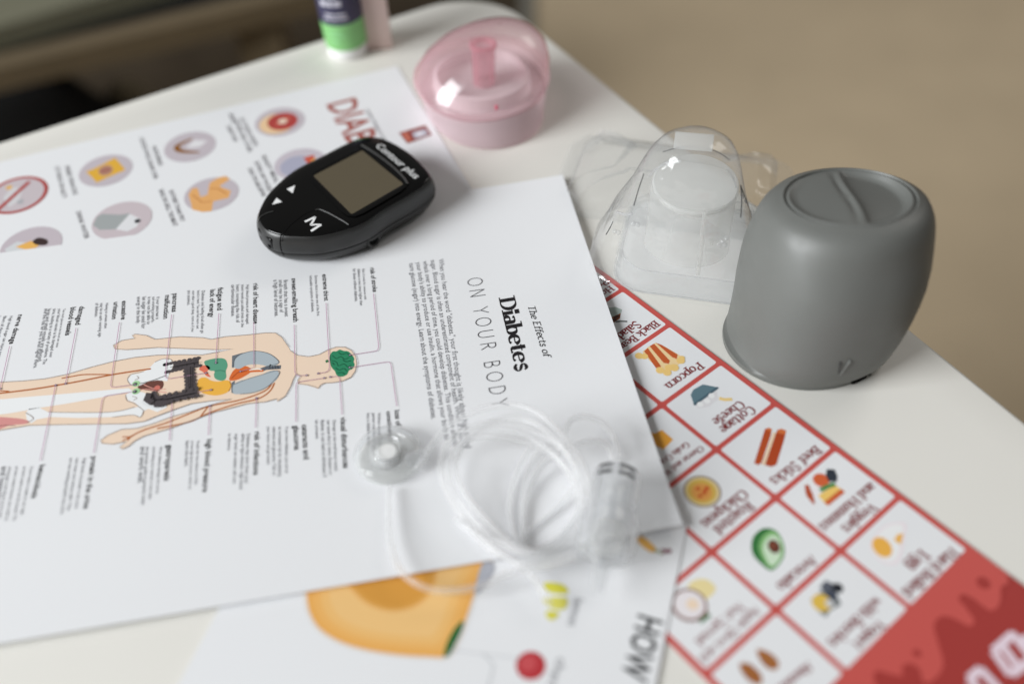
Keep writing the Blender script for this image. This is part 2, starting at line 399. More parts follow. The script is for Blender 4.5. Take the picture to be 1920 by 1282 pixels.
        for f in bm.faces:
            f.normal_update()
            if f.normal.z < 0: f.normal_flip()
        bm.to_mesh(me); bm.free()
        o = bpy.data.objects.new(name, me); C.objects.link(o); o.parent = parent or s.sh.ob
        return o

# ---------------------------------------------------------------- the setting
TO = Vector((-.0057, .6119, 0)); TU = Vector((-.8756, -.4831, 0)); TV = Vector((.4831, -.8756, 0))
FZ = -.73
fl = mesh('floor', [(-5, -4, FZ), (5, -4, FZ), (5, 6, FZ), (-5, 6, FZ)], [(0, 1, 2, 3)], M['floor']); fl['kind'] = 'structure'
# dark rug left of the table corner, with a grey binding
rz = FZ+.006
e0, e1 = at(1004, -30, FZ), at(1001, 80, FZ); ed = (e1-e0).normalized(); en = Vector((ed.y, -ed.x, 0))
if en.x > 0: en = -en
def rugpoly(a, b, z): return [e0-ed*1.5+en*a+Vector((0, 0, z)), e1+ed*1.5+en*a+Vector((0, 0, z)), e1+ed*1.5+en*b+Vector((0, 0, z)), e0-ed*1.5+en*b+Vector((0, 0, z))]
ru = mesh('rug', rugpoly(.03, 3.2, .006), [(0, 1, 2, 3)], M['rug']); ru['kind'] = 'structure'
rb = mesh('binding', rugpoly(0, .03, .007), [(0, 1, 2, 3)], M['rugedge'], ru)
# slatted bench
benchr = empty('wooden_bench', at(150, 40, -.3)*1.0); benchr.location.z = FZ
tag(benchr, 'low dark wooden bench with wide slats beyond the left table edge', 'bench')
def bslat(name, pa, pb, depth, z, mt, x_ext=.5):
    a, b = at(*pa, z), at(*pb, z); d = (b-a).normalized(); n = Vector((-d.y, d.x, 0))
    a = a-d*x_ext; b = b+d*.12
    q = [a, b, b+n*depth, a+n*depth]; o = benchr.location
    V = [p-o for p in q]+[p-o-Vector((0, 0, .03)) for p in q]
    return mesh(name, V, [(0, 1, 2, 3), (7, 6, 5, 4), (0, 4, 5, 1), (1, 5, 6, 2), (2, 6, 7, 3), (3, 7, 4, 0)], mt, benchr)
bslat('slat', (0, 128), (560, -8), .034, -.3, M['wood'])
bslat('slat', (0, 50), (172, 0), .30, -.3, M['wood2'])
bslat('gap_shade_board', (0, 118), (540, -8), .14, -.335, M['black'])  # black board put in as the shade of the gap between slats
for px, py in ((470, 60), (-260, 150)):
    q = at(px, py, -.33)-benchr.location
    box('leg', q.x-.03, q.x+.03, q.y+.03, q.y+.09, 0, -.33-FZ, M['wood'], benchr)
# bag and cloth under it
def blob(name, c, rx, ry, rz_, mt, seed):
    rnd = random.Random(seed); bm = bmesh.new(); bmesh.ops.create_icosphere(bm, subdivisions=4, radius=1)
    ph = [rnd.uniform(0, 6) for _ in range(6)]
    for v in bm.verts:
        k = 1+.10*math.sin(3*v.co.x+ph[0])+.08*math.sin(4*v.co.y+ph[1])+.06*math.sin(5*v.co.z+ph[2])
        z = v.co.z; e = 1-.25*max(0, z)
        v.co = Vector((v.co.x*rx*k*e, v.co.y*ry*k*e, max(z, -.8)*rz_*k))
    zm = min(v.co.z for v in bm.verts)
    for v in bm.verts: v.co.z -= zm
    me = bpy.data.meshes.new(name); bm.to_mesh(me); bm.free()
    o = link(name, me, [mt], None, 60); o.location = c; return o
b = at(40, 215, -.45); tag(blob('shoulder_bag', (b.x, b.y, FZ), .21, .12, .19, M['black'], 3), 'black bag slumped on the floor beyond the left edge of the table', 'bag')
b = at(207, 165, -.5); tag(blob('folded_cloth', (b.x+.01, b.y+.04, FZ), .055, .05, .12, M['blob'], 5), 'small beige cloth bundle on the floor beside the black bag', 'cloth')

# ---------------------------------------------------------------- table
tr_ = empty('white_table', TO+Vector((0, 0, FZ)), math.atan2(TU.y, TU.x))
tag(tr_, 'white laminate table with a rounded corner, under all the papers', 'table')
# local x = along the left/back edge (TU); local y = TU rotated +90 = -? (TV is its mirror)
ysign = 1 if Vector((-TU.y, TU.x, 0)).dot(TV) > 0 else -1
Lx, Ly, R = 1.25, .95, .046
def trr(ins, z):
    out = []
    for cx, cy, a0 in ((R, R, 180), (Lx-R, R, 270), (Lx-R, Ly-R, 0), (R, Ly-R, 90)):
        for i in range(17):
            a = math.radians(a0+90*i/16); r = R-ins
            out.append(Vector((cx+r*math.cos(a), ysign*(cy+r*math.sin(a)), z-FZ)))
    return out
rings = [trr(.004, -.025)]+[trr(.004*(1-math.sin(t)), -.004-.0*t-.004*(-1+math.cos(t)) - .0) for t in ()]
prof = [(.003, -.024), (0, -.021), (0, -.003)]+[(.003*(1-math.cos(t)), -.003+.003*math.sin(t)) for t in (math.pi/6, math.pi/3, math.pi/2)]
loft('tabletop', [trr(i, z) for i, z in prof], M['table'], tr_, smooth=50)
for x, y in ((.07, .07), (Lx-.07, .07), (Lx-.07, Ly-.07), (.07, Ly-.07)):
    box('leg', x-.022, x+.022, ysign*y-.022, ysign*y+.022, 0, -.024-FZ, M['white'], tr_, .004)

# ---------------------------------------------------------------- snack sheet (red grid)
ZS, ZD, ZM, ZP = .0005, .0005, .0011, .0018
SA = -.9147
sn = Sheet('snack_sheet', (.0340, .3395), SA-math.pi/2, -.0015, 3*.0355+.0016, -.002, .262, ZS)
tag(sn.ob, 'snack chart with a red grid of food cells, along the right table edge', 'printed sheet')
RED, DRED, MAR = (190, 82, 76), (156, 54, 50), (120, 40, 42)
CX, CY = .0355, .0299
pr = Print(sn); pr.poly_l([Vector(q) for q in ((-.0015, -.002), (3*CX+.0016, -.002), (3*CX+.0016, .262), (-.0015, .262))], RED)
pr.build('red_ground')
for i in range(3):
    for j in range(0, 7):
        x0, x1, y0, y1 = i*CX+.0011, (i+1)*CX-.0011, j*CY+.0011, (j+1)*CY-.0011
        r = .0009; q = []
        for cx, cy, a0 in ((x0+r, y0+r, 180), (x1-r, y0+r, 270), (x1-r, y1-r, 0), (x0+r, y1-r, 90)):
            for k in range(4): a = math.radians(a0+30*k); q.append(Vector((cx+r*math.cos(a), cy+r*math.sin(a))))
        p_ = Print(sn); p_.lay = 1; p_.poly_l(q, M['paper']); p_.build('cell')
z6 = T(3.052, 1100, 480); z7 = T(2.66, 1200, 800)
def lab(tr, lines, T=.145, th=.072):
    p_ = Print(sn, tr); p_.lay = 3
    for t, a, b in lines: p_.serif(t, a, b, MAR, T=T, th=th)
    p_.build('cell_lettering')
lab(z6, [('Popcorn', (637, 606), (442, 738))])
lab(z6, [('Black Bean', (387, 368), (165, 522)), ('Salad', (280, 370), (163, 452))])
lab(z6, [('Cottage', (932, 855), (752, 985)), ('Cheese', (872, 826), (712, 940))])
lab(z6, [('Ho', (130, 170), (74, 208)), ('Pr', (97, 126), (45, 162))])
lab(z6, [('Cheese and Whole', (650, 1085), (368, 1285)), ('Grain Crackers', (568, 1062), (330, 1235))])
lab(z7, [('Beef Sticks', (872, 92), (642, 264))])
lab(z7, [('Roasted', (537, 370), (360, 505)), ('Chickpeas', (507, 310), (297, 478))])
lab(z7, [('Veggies', (1150, 378), (1000, 503)), ('and Hummus', (1145, 275), (887, 495))])
lab(z7, [('Hard Boiled', (1548, 600), (1300, 817)), ('Egg', (1396, 610), (1325, 690))])
lab(z7, [('Avocado', (852, 640), (675, 787))])
lab(z7, [('Yogurt', (1195, 960), (1055, 1080)), ('with Berries', (1170, 845), (930, 1070))])
lab(z7, [('Apple Slices and', (575, 895), (292, 1150)), ('Nut Spread', (490, 872), (270, 1065))], .10, .05)
lab(z7, [('Almonds', (835, 1170), (680, 1300))])
def icon(tr, sheet=sn, lay=3):
    p_ = Print(sheet, tr); p_.lay = lay; return p_
# popcorn bag
k = icon(z6); k.poly([(318, 550), (352, 520), (395, 497), (450, 520), (548, 578), (540, 610), (490, 655), (425, 655), (360, 600)], (232, 200, 152))
for a in ([(328, 545), (350, 527), (425, 630), (420, 655), (395, 640)], [(360, 517), (385, 502), (476, 600), (470, 618), (440, 612)], [(395, 497), (430, 510), (520, 565), (515, 590), (490, 580)]): k.poly(a, (186, 88, 44))
for x, y, r in ((300, 572, .0019), (330, 575, .0017), (420, 655, .0019), (460, 668, .0019), (500, 640, .0021), (538, 600, .0019), (545, 585, .0013), (470, 640, .0018)): k.disc((x, y), r, (233, 192, 120), n=9)
k.build('food_picture')
k = icon(z6); k.poly([(105, 300), (165, 292), (203, 308), (195, 335), (150, 352), (120, 335)], (160, 172, 166)); k.poly([(142, 352), (195, 328), (190, 358), (152, 385)], (128, 72, 40))
for x, y in ((165, 352), (180, 345), (160, 366)): k.disc((x, y), .0009, (70, 40, 28), n=8)
k.strip([(165, 378), (195, 374), (232, 376)], .0010, (110, 112, 112)); k.build('food_picture')
k = icon(z6); k.poly([(612, 850), (640, 845), (745, 770), (752, 820), (700, 862), (640, 872)], (214, 212, 214)); k.poly([(595, 795), (610, 765), (665, 735), (752, 752), (614, 852)], (92, 118, 128)); k.strip([(752, 752), (614, 852)], .0011, (70, 92, 104)); k.strip([(758, 815), (790, 822), (832, 820)], .0016, (226, 196, 130))
for x, y in ((650, 850), (690, 830), (715, 800)): k.disc((x, y), .0014, (232, 228, 228), n=9)
k.build('food_picture')
k = icon(z6); k.poly([(1020, 990), (1040, 982), (1060, 990), (1052, 1030), (1000, 1185), (980, 1196), (958, 1185)], (176, 76, 38)); k.poly([(1090, 995), (1115, 988), (1142, 1000), (1130, 1050), (1085, 1195), (1055, 1207), (1018, 1195)], (170, 68, 34)); k.poly([(1024, 992), (1040, 982), (1060, 990), (1055, 1005)], (205, 110, 60)); k.poly([(1090, 998), (1115, 988), (1142, 1000), (1136, 1022), (1090, 1012)], (205, 110, 60)); k.strip([(1075, 1010), (1010, 1195)], .0012, (232, 200, 170)); k.build('food_picture')
k = icon(z6); k.poly([(340, 1000), (390, 1015), (430, 995), (495, 1050), (440, 1107), (385, 1080)], (224, 158, 60)); k.build('food_picture')
def pxr(tr, sheet, a, b_): return (sheet.L(*tr(*a))-sheet.L(*tr(*b_))).length
k = icon(z7); k.disc((310, 322), .0073, (140, 124, 120)); k.disc((310, 322), .0066, (214, 196, 150)); k.disc((308, 322), .0056, (206, 172, 84)); k.disc((308, 325), .0040, (212, 150, 78))
for x, y in ((290, 310), (320, 330), (335, 305), (300, 345), (325, 318)): k.disc((x, y), .0009, (196, 92, 48), n=8)
k.build('food_picture')
k = icon(z7); k.poly([(835, 330), (860, 280), (900, 270), (930, 300), (890, 350), (860, 360)], (226, 222, 224)); k.disc((903, 266), .0031, (200, 92, 52)); k.strip([(950, 212), (955, 245), (962, 275)], [.0030, .0044, .0030], (44, 50, 60)); k.poly([(888, 342), (970, 290), (1018, 320), (930, 392)], (232, 190, 104)); k.strip([(928, 385), (1012, 318)], .0020, (196, 92, 50)); k.strip([(898, 318), (930, 300), (972, 285)], .0018, (70, 130, 70)); k.strip([(830, 290), (845, 340), (868, 385)], [.0014, .0026, .0006], (172, 76, 44), 4); k.build('food_picture')
k = icon(z7); k.poly([(1145, 600), (1170, 540), (1230, 485), (1325, 478), (1320, 560), (1300, 660), (1260, 690), (1190, 665)], (226, 216, 220), 3); k.poly([(1155, 600), (1180, 545), (1235, 495), (1310, 490), (1305, 560), (1285, 645), (1250, 675), (1195, 655)], (233, 230, 230), 3); k.disc((1207, 600), .0042, (226, 170, 74), ry=.0034, ph=1.0); k.poly([(1312, 532), (1285, 535), (1265, 565), (1300, 588)], (226, 172, 80)); k.build('food_picture')
k = icon(z7); av = [(555, 590), (570, 540), (620, 505), (680, 520), (715, 580), (718, 640), (690, 690), (650, 716), (600, 680), (565, 640)]
k.poly(av, (52, 112, 58), 4); k.poly([(592, 600), (612, 545), (655, 518), (690, 535), (712, 585), (713, 640), (688, 685), (652, 706), (615, 665)], (126, 176, 112), 4); k.poly([(612, 605), (630, 560), (662, 540), (690, 555), (704, 595), (700, 645), (680, 680), (652, 692), (628, 655)], (196, 216, 190), 4); k.disc((668, 597), .0028, (92, 48, 36), ry=.0022, ph=.9); k.disc((664, 592), .0010, (130, 74, 54), n=12); k.build('food_picture')
k = icon(z7); k.poly([(850, 862), (900, 820), (985, 845), (1005, 885), (950, 915), (925, 950), (875, 905)], (112, 116, 118)); k.poly([(895, 800), (925, 765), (1000, 800), (970, 830), (925, 835)], (84, 88, 98)); k.disc((985, 803), .0020, (36, 38, 44), n=12); k.disc((955, 840), .0020, (62, 68, 82), n=12); k.disc((905, 877), .0034, (214, 178, 76), n=14); k.disc((945, 880), .0016, (196, 196, 196), n=10); k.build('food_picture')
k = icon(z7); k.poly([(240, 800), (270, 765), (330, 760), (378, 800), (355, 842), (310, 860)], (222, 206, 152), 3); k.poly([(262, 930), (310, 885), (348, 940), (310, 972)], (130, 92, 62)); k.poly([(290, 962), (345, 928), (352, 945), (305, 980)], (60, 116, 74)); k.disc((245, 888), .0064, (140, 112, 108)); k.disc((246, 886), .0053, (222, 216, 218)); k.disc((262, 885), .0022, (226, 204, 180), n=12); k.build('food_picture')
k = icon(z7); k.poly([(582, 1110), (640, 1122), (688, 1165), (685, 1205), (645, 1208), (602, 1168)], (150, 92, 48), 4); k.poly([(496, 1182), (545, 1180), (602, 1232), (604, 1280), (560, 1276), (514, 1232)], (146, 86, 44), 4)
for a in ([(592, 1118), (640, 1150), (678, 1200)], [(508, 1192), (556, 1220), (596, 1272)]): k.strip(a, .0007, (176, 118, 66), 4)
k.build('food_picture')
# header: dark red drips and white capitals
k = icon(z7, lay=2)
k.poly([(2100, 560), (1860, 728), (1822, 735), (1838, 770), (1800, 800), (1795, 880), (1750, 915), (1700, 885), (1650, 850), (1612, 880), (1665, 960), (1640, 992), (1560, 952), (1500, 945), (1465, 990), (1490, 1090), (1512, 1180), (1480, 1245), (1420, 1275), (1385, 1200), (1335, 1192), (1320, 1240), (1250, 1232), (1180, 1215), (1165, 1262), (1200, 1330), (1160, 1420), (1400, 1800), (2300, 1300)], DRED, 4)
for x, y, r in ((1712, 778, .0024), (1622, 862, .0022), (1380, 1128, .0014), (1352, 1222, .0030)): k.disc((x, y), r, DRED, n=14)
k.disc((1800, 758), .0024, RED, n=14)
k.v = [(max(-.0015, min(3*CX+.0016, x)), min(.262, y), l) for x, y, l in k.v]
k.build('header_drips')
k = icon(z7, lay=5); WP = (222, 204, 214)
for a in ([(1762, 1118), (1850, 1238)], [(1800, 1082), (1892, 1205)], [(1850, 1025), (1975, 1180)], [(1905, 1040), (2010, 1160)], [(1762, 1118), (1862, 1030)], [(1850, 1235), (1990, 1130)], [(1640, 1256), (1720, 1350)], [(1694, 1205), (1790, 1310)], [(1640, 1256), (1700, 1205)]): k.strip(a, .0028, WP)
k.v = [(max(-.0015, x), min(.262, y), l) for x, y, l in k.v]
k.build('header_lettering')

# ---------------------------------------------------------------- sheet with round pictures, at the back
DA = math.atan2(math.sin(-2.7924), math.cos(-2.7924))
ds = Sheet('habits_sheet', (-.0612, .5167), DA+math.pi/2, 0, .2159, -.279, 0, ZD)
tag(ds.ob, 'white sheet with round food pictures and a maroon heading, under the black meter', 'printed sheet')
z8 = T(3.43, 0, 150); z1 = T(2.564, 460, 0); LIL = (186, 177, 183)
DM = (158, 88, 80); RR = .0141
k = icon(z8, ds, 0); k.disc((110, 740), .0150, (190, 180, 184)); k.poly([(20, 760), (80, 690), (150, 700), (120, 780), (60, 820)], (200, 198, 200)); k.poly([(35, 690), (75, 675), (80, 700), (45, 708)], (214, 168, 92)); k.poly([(110, 780), (150, 765), (150, 795), (115, 800)], (166, 166, 170)); k.ring((110, 740), .0148, .0019, (165, 62, 58)); k.strip([(-10, 835), (190, 655)], .0022, (165, 62, 58)); k.build('round_picture')
k = icon(z8, ds, 0); k.disc((680, 583), RR, LIL); k.poly([(552, 592), (600, 575), (740, 502), (770, 535), (808, 580), (690, 630), (622, 662), (590, 625)], (214, 166, 62)); k.disc((680, 583), .0052, (188, 150, 120), ry=.0038); k.disc((680, 583), .0034, (160, 110, 96), n=14); k.build('round_picture')
k = icon(z8, ds, 0); k.disc((1222, 430), RR, LIL); k.poly([(1195, 440), (1250, 388), (1335, 392), (1285, 432)], (216, 214, 216)); k.strip([(1240, 378), (1150, 420), (1140, 445), (1180, 462), (1285, 468)], [.001, .0028, .0034, .0028, .001], (134, 88, 40), 5); k.build('round_picture')
k = icon(z8, ds, 0); k.disc((1800, 270), RR, LIL); k.disc((1782, 282), .0100, (222, 190, 150)); k.disc((1818, 268), .0086, (168, 66, 62)); k.disc((1818, 268), .0026, (222, 200, 180), n=14); k.disc((1850, 250), .0012, (206, 120, 100), n=8); k.disc((1785, 290), .0010, (206, 120, 100), n=8); k.build('round_picture')
k = icon(z1, ds, 0); k.disc((265, 790), RR, (190, 182, 190)); k.disc((250, 800), .0092, (164, 164, 182)); k.poly([(280, 760), (330, 745), (335, 775), (300, 790)], (190, 84, 66)); k.poly([(318, 770), (345, 765), (345, 790), (320, 795)], (224, 178, 84)); k.build('round_picture')
k = icon(z8, ds, 0); k.disc((1360, 735), RR, LIL); k.poly([(1212, 740), (1235, 700), (1270, 695), (1290, 755), (1335, 740), (1348, 665), (1400, 632), (1450, 618), (1480, 640), (1410, 685), (1486, 715), (1470, 760), (1372, 782), (1362, 845), (1300, 850), (1238, 835), (1225, 780)], (218, 164, 104)); k.strip([(1240, 740), (1300, 790), (1360, 780)], .0008, (190, 130, 76)); k.strip([(1350, 700), (1400, 700), (1460, 735)], .0008, (190, 130, 76)); k.build('round_picture')
k = icon(z8, ds, 0); k.disc((785, 903), .0150, (192, 180, 184)); k.poly([(598, 935), (625, 880), (660, 862), (770, 868), (838, 858), (748, 962), (640, 965)], (156, 160, 160)); k.poly([(745, 962), (835, 862), (905, 895), (880, 945), (820, 975)], (214, 214, 216)); k.disc((885, 908), .0016, (40, 40, 44), n=12); k.build('round_picture')
k = icon(z8, ds, 0); k.disc((200, 1070), .0150, (186, 176, 182)); k.poly([(30, 1090), (110, 1040), (190, 1050), (160, 1120), (60, 1130)], (200, 202, 204)); k.poly([(100, 1075), (200, 1035), (260, 1060), (200, 1100)], (222, 170, 90)); k.poly([(210, 1040), (250, 1015), (305, 1030), (300, 1060), (240, 1062)], (60, 46, 46), 3); k.build('round_picture')
GT = (96, 92, 96)
for ls in ([('CUT BACK ON SALTY', (352, 560), (402, 765)), ('FRIED SNACKS', (415, 558), (472, 742))], [('CHOOSE WHOLE GRAINS OVER', (895, 375), (990, 640)), ('WHITE BREAD', (975, 430), (1022, 555))],
           [('EAT FEWER SWEETS', (1540, 250), (1635, 430)), ('PASTRIES AND OTHER', (1500, 260), (1598, 468)), ('SUGARY FOOD', (1455, 300), (1505, 400)), ('LIMIT AND', (1470, 222), (1490, 275))], [('DRINK WATER', (487, 850), (545, 1025))],
           [('BAKE OR GRILL THE MEAT', (1020, 710), (1115, 945)), ('RATHER THAN FRY', (1085, 715), (1162, 915))], [('CHECK THE LABEL BEFORE', (1590, 570), (1685, 752)), ('BUYING ANY PACKED', (1635, 530), (1725, 722)), ('READY MEAL', (1680, 490), (1768, 665))]):
    k = icon(z8, ds, 0)
    for t, a, b_ in ls: k.text(t, a, b_, GT, .008, size=.0034)
    k.build('caption')
k = icon(z1, ds, 0); wa = max(x for x, y in bfont('DIA', .03)[0]); wb = max(x for x, y in bfont('DIABETES', .03)[0])
a0 = Vector((388, 500)); a1 = Vector((478, 662)); k.text('DIABETES', tuple(a0), tuple(a0+(a1-a0)*(wb/wa)), DM, .016, size=.0245); k.build('headline')
k = icon(z1, ds, 0); k.text('simple changes to prevent', (578, 528), (690, 720), GT, .006, size=.003); k.build('subtitle')
k = icon(z1, ds, 0); k.poly([(738, 640), (865, 603), (897, 650), (780, 692)], (138, 62, 54)); k.poly([(800, 640), (862, 620), (884, 648), (815, 670)], (176, 176, 186)); k.disc((838, 645), .0022, (210, 210, 216), n=12); k.poly([(752, 643), (775, 636), (800, 676), (782, 682)], (190, 110, 90)); k.build('printed_badge')

# ---------------------------------------------------------------- sheet with the melon, in front
ma, mb = at(1275, 1050, ZM), at(1230, 1282, ZM); md = (mb-ma).normalized(); manga = math.atan2(md.y, md.x)
morig = ma-md*.022
ms = Sheet('melon_sheet', (morig.x, morig.y), manga, 0, .205, -.1535, 0, ZM)
tag(ms.ob, 'white sheet with a large orange melon half, at the bottom edge of the photo', 'printed sheet')
k = icon(None, ms, 0)
ol = [(578, 1070), (576, 1120), (583, 1152), (602, 1180), (640, 1203), (690, 1218), (750, 1227), (800, 1230), (838, 1228), (862, 1190), (880, 1140), (896, 1090), (918, 1030), (800, 1000), (650, 1000)]
def shrink(pts, f, c): return [(c[0]+(x-c[0])*f, c[1]+(y-c[1])*f) for x, y in pts]
k.poly(shrink(ol, 1.035, (740, 1090)), (214, 206, 198), 4)
for f, c_ in ((1, (222, 164, 86)), (.93, (224, 170, 96)), (.84, (225, 178, 110)), (.74, (226, 184, 122))): k.poly(shrink(ol, f, (735, 1085)), c_, 4)
for f, c_ in ((1.08, (222, 172, 104)), (1, (206, 150, 72)), (.88, (202, 144, 64))): k.poly(shrink([(655, 1085), (668, 1110), (695, 1132), (735, 1143), (775, 1135), (803, 1112), (815, 1075), (800, 1030), (680, 1040)], f, (735, 1085)), c_, 4)
k.poly([(832, 1229), (838, 1205), (852, 1178), (868, 1163), (866, 1180), (850, 1213), (840, 1229)], (30, 96, 50), 3)
k.poly([(905, 1055), (928, 1062), (905, 1105), (890, 1110)], (168, 170, 178), 3)
k.build('melon_picture')
k = icon(None, ms, 0); k.poly([(1020, 1092), (1055, 1095), (1065, 1112), (1030, 1110)], (206, 200, 70), 3); k.poly([(1018, 1122), (1062, 1120), (1058, 1142), (1030, 1138)], (208, 202, 96), 3); k.poly([(1025, 1145), (1048, 1148), (1038, 1162), (1026, 1158)], (206, 200, 80), 3); k.build('fruit_picture')
k = icon(None, ms, 0); k.disc((995, 1247), .0050, (176, 54, 60)); k.disc((990, 1243), .0028, (190, 78, 82), n=16); k.build('fruit_picture')
k = icon(None, ms, 0); k.poly([(1193, 1012), (1206, 1006), (1232, 1030), (1218, 1034)], (216, 166, 88), 3); k.strip([(1226, 1030), (1242, 1037)], .0008, (150, 160, 120)); k.build('fruit_picture')
k = icon(None, ms, 0); k.text('R', (1240, 1028), (1241, 1040), (124, 60, 76), .04, size=.005); k.build('caption')
k = icon(None, ms, 0); k.text('lemon', (1078, 1118), (1063, 1170), (120, 120, 124), .0, size=.005); k.build('caption')
k = icon(None, ms, 0); k.text('cherries', (1046, 1230), (1012, 1320), (128, 128, 132), .0, size=.005); k.build('caption')
k = icon(None, ms, 0); k.text('HOW', (1198, 1148), (1164, 1266), (34, 34, 36), .018, size=.0125); k.build('headline')
k = icon(None, ms, 0); k.strip([(850, 1218), (960, 1232), (1000, 1240)], .0004, (200, 200, 202)); k.strip([(905, 1225), (925, 1245), (915, 1290)], .0004, (196, 198, 200)); k.build('leader_line')

# ---------------------------------------------------------------- main sheet
PA = -3.0054+math.pi/2
def lift(x, y):
    t = max(0, 1+y/.06); a = .0022*t*t
    c = max(0, 1-math.hypot(x, y)/.07); e = max(0, (x-.176)/.038); return a*(.35+.65*min(1, x/.08+.2)) + .0008*c*c + .0010*e*e
po = at(1055, 330, ZP+.001)
ps = Sheet('effects_sheet', (po.x, po.y), PA, 0, .2142, -.300, 0, ZP, lift, nx=24, ny=44)
tag(ps.ob, 'large white sheet with a printed body diagram and serif title, topmost of the papers', 'printed sheet')
zA = T(2.373, 0, 460); zB = T(2.5645, 440, 460)
BK, GR, PUR, SK = (42, 40, 42), (104, 104, 108), (176, 138, 160), (228, 204, 182)
k = icon(zB, ps, 0); k.serif('The Effects of', (1408, 294), (1486, 540), BK, T=.11, th=.055, shear=.22, size=.0046); k.build('title_line')
k = icon(zB, ps, 0); k.serif('Diabetes', (1270, 258), (1354, 612), (34, 32, 34), T=.16, th=.045, size=.0104); k.build('headline')
k = icon(zB, ps, 0); k.serif('ON YOUR BODY', (1116, 160), (1240, 785), (74, 72, 76), T=.045, th=.045, serif=False, size=.0100, track=.22); k.build('subtitle')
k = icon(zB, ps, 0)
for t, a, b_ in (('When you hear the word "diabetes," your first thought is likely about high blood', (980, 68), (1112, 975)),
                 ("sugar. Blood sugar is often an underestimated component of health. When it's out of", (942, 72), (1088, 978)),
                 ('whack over a long period of time, you could develop diabetes. This condition affects', (905, 78), (1052, 965)),
                 ("your body's ability to produce or use insulin, a hormone that allows your body to", (872, 84), (1010, 935)),
                 ('turn glucose (sugar) into energy. Learn about the symptoms of diabetes.', (838, 88), (946, 836))):
    k.text(t, a, b_, (112, 112, 116), .0)
k.build('paragraph')
def cap(tr, heads, lines):
    k = icon(tr, ps, 0)
    for t, a, b_ in heads: k.text(t, a, b_, BK, .016)
    for t, a, b_ in lines: k.text(t, a, b_, GR, .004)
    k.build('caption')
def body(tr, xs, y0, slant, ends, words):
    return [(w_, (x, y0), (x+slant*(e-y0), e)) for x, e, w_ in zip(xs, ends, words)]
cap(zA, [('sweet-smelling breath', (1297, 148), (1305, 342))], body(zA, [1262, 1240, 1217], 155, .03, [318, 300, 318], ['Breath that has a sweet', 'smell may be a sign of', 'a high level of ketones.']))
cap(zA, [('risk of heart disease', (1127, 170), (1127, 350))], body(zA, [1095, 1073, 1050, 1029], 176, 0, [350, 365, 345, 318], ['High blood pressure and damaged', 'blood vessels put added strain on the', 'heart, increasing the risk of', 'cardiovascular disease.']))
cap(zA, [('fatigue and', (970, 190), (966, 290)), ('lack of energy', (936, 197), (930, 322))], body(zA, [897, 877, 855, 834], 202, -.02, [392, 372, 385, 268], ['Diabetes and feeling tired often go', 'hand in hand. You can feel worn out', 'even after a good sleep, more so if you', 'are anxious.']))
cap(zA, [('pancreas', (769, 215), (764, 298)), ('malfunction', (735, 222), (726, 328))], body(zA, [696, 677, 657, 633, 610], 230, -.03, [330, 345, 352, 372, 350], ['If your pancreas is', 'not working properly,', 'it may not be able to', 'let sugar be used for', 'energy in the body.']))
cap(zA, [('excessive', (543, 248), (538, 332)), ('urination', (507, 253), (497, 330))], body(zA, [470, 446, 425], 258, -.06, [370, 408, 320], ['Having to urinate often', 'may be an early warning sign', 'of diabetes.']))
cap(zA, [('damaged', (355, 272), (334, 355)), ('blood vessels', (315, 276), (289, 402))], body(zA, [281, 259, 236, 212, 198], 283, -.19, [455, 500, 530, 520, 548], ['Too much glucose in the blood can cause', 'your blood vessels to be damaged over', 'time, leading to a variety of problems. The', 'large and small vessels are affected,', 'and the risk for you is even higher there.']))
cap(zA, [('nerve damage', (82, 308), (40, 440))], body(zA, [44, 16, -10], 315, -.3, [505, 500, 480], ['High blood sugar can injure nerve', 'fibers all through the body. The', 'hands and feet are hit first.']))
cap(zA, [('risk of infections', (1133, 828), (1127, 1022))], body(zA, [1098, 1075, 1045, 1015], 838, -.04, [1060, 1085, 1060, 915], ['Diabetes may slow down your', 'ability to fight infection. High blood', 'sugar levels can weaken cells sent', 'to infections.']))
cap(zA, [('high blood pressure', (920, 862), (900, 1098))], body(zA, [876, 850, 826], 870, -.05, [1065, 1085, 985], ['People who have diabetes are likely', 'to have high blood pressure, which can', 'harm the heart.']))
cap(zA, [('gastroparesis', (743, 888), (729, 1048))], body(zA, [710, 680, 650, 625], 896, -.08, [1105, 1130, 1155, 1060], ['When diabetes damages the nerves', 'controlling your stomach, it may make', 'the stomach unable to properly empty', 'and work well.']))
cap(zA, [('protein in the urine', (408, 938), (370, 1172))], body(zA, [370, 338, 310], 946, -.17, [1170, 1180, 1198], ['High levels of protein in the urine', 'may mean your kidneys suffer. They', 'are not working properly any more.']))
cap(zA, [('ketoacidosis', (178, 975), (138, 1125))], body(zA, [135, 104, 70, 38, 8], 984, -.2, [1200, 1225, 1225, 1215, 1170], ['If your body is unable to use sugar', 'as fuel it starts to use fat instead. The', 'process creates ketones, and a build up', 'of ketones in the blood can be toxic', 'and hazardous.']))
cap(zB, [('cataracts and', (323, 862), (332, 1030)), ('glaucoma', (282, 868), (287, 985))], body(zB, [243, 210, 182, 155], 872, .0, [1095, 1110, 1105, 1055], ['If you have diabetes, you are at', 'an increased risk for developing', 'cataracts and glaucoma. Talk to', 'your doctor and get tested.']))
cap(zB, [('visual disturbances', (508, 828), (522, 1072))], body(zB, [471, 443, 413, 386], 840, .04, [1085, 1105, 1115, 932], ['Damage to the small blood vessels', 'can cause blurry vision, floaters or', 'flashes. It can lead to blindness if', 'left untreated.']))
cap(zB, [('loss of', (768, 792), (776, 870)), ('consciousness', (729, 798), (742, 945))], body(zB, [687, 660, 634], 806, .03, [985, 985, 960], ['Without enough glucose a', 'person may faint and fall', 'into a diabetic coma.']))
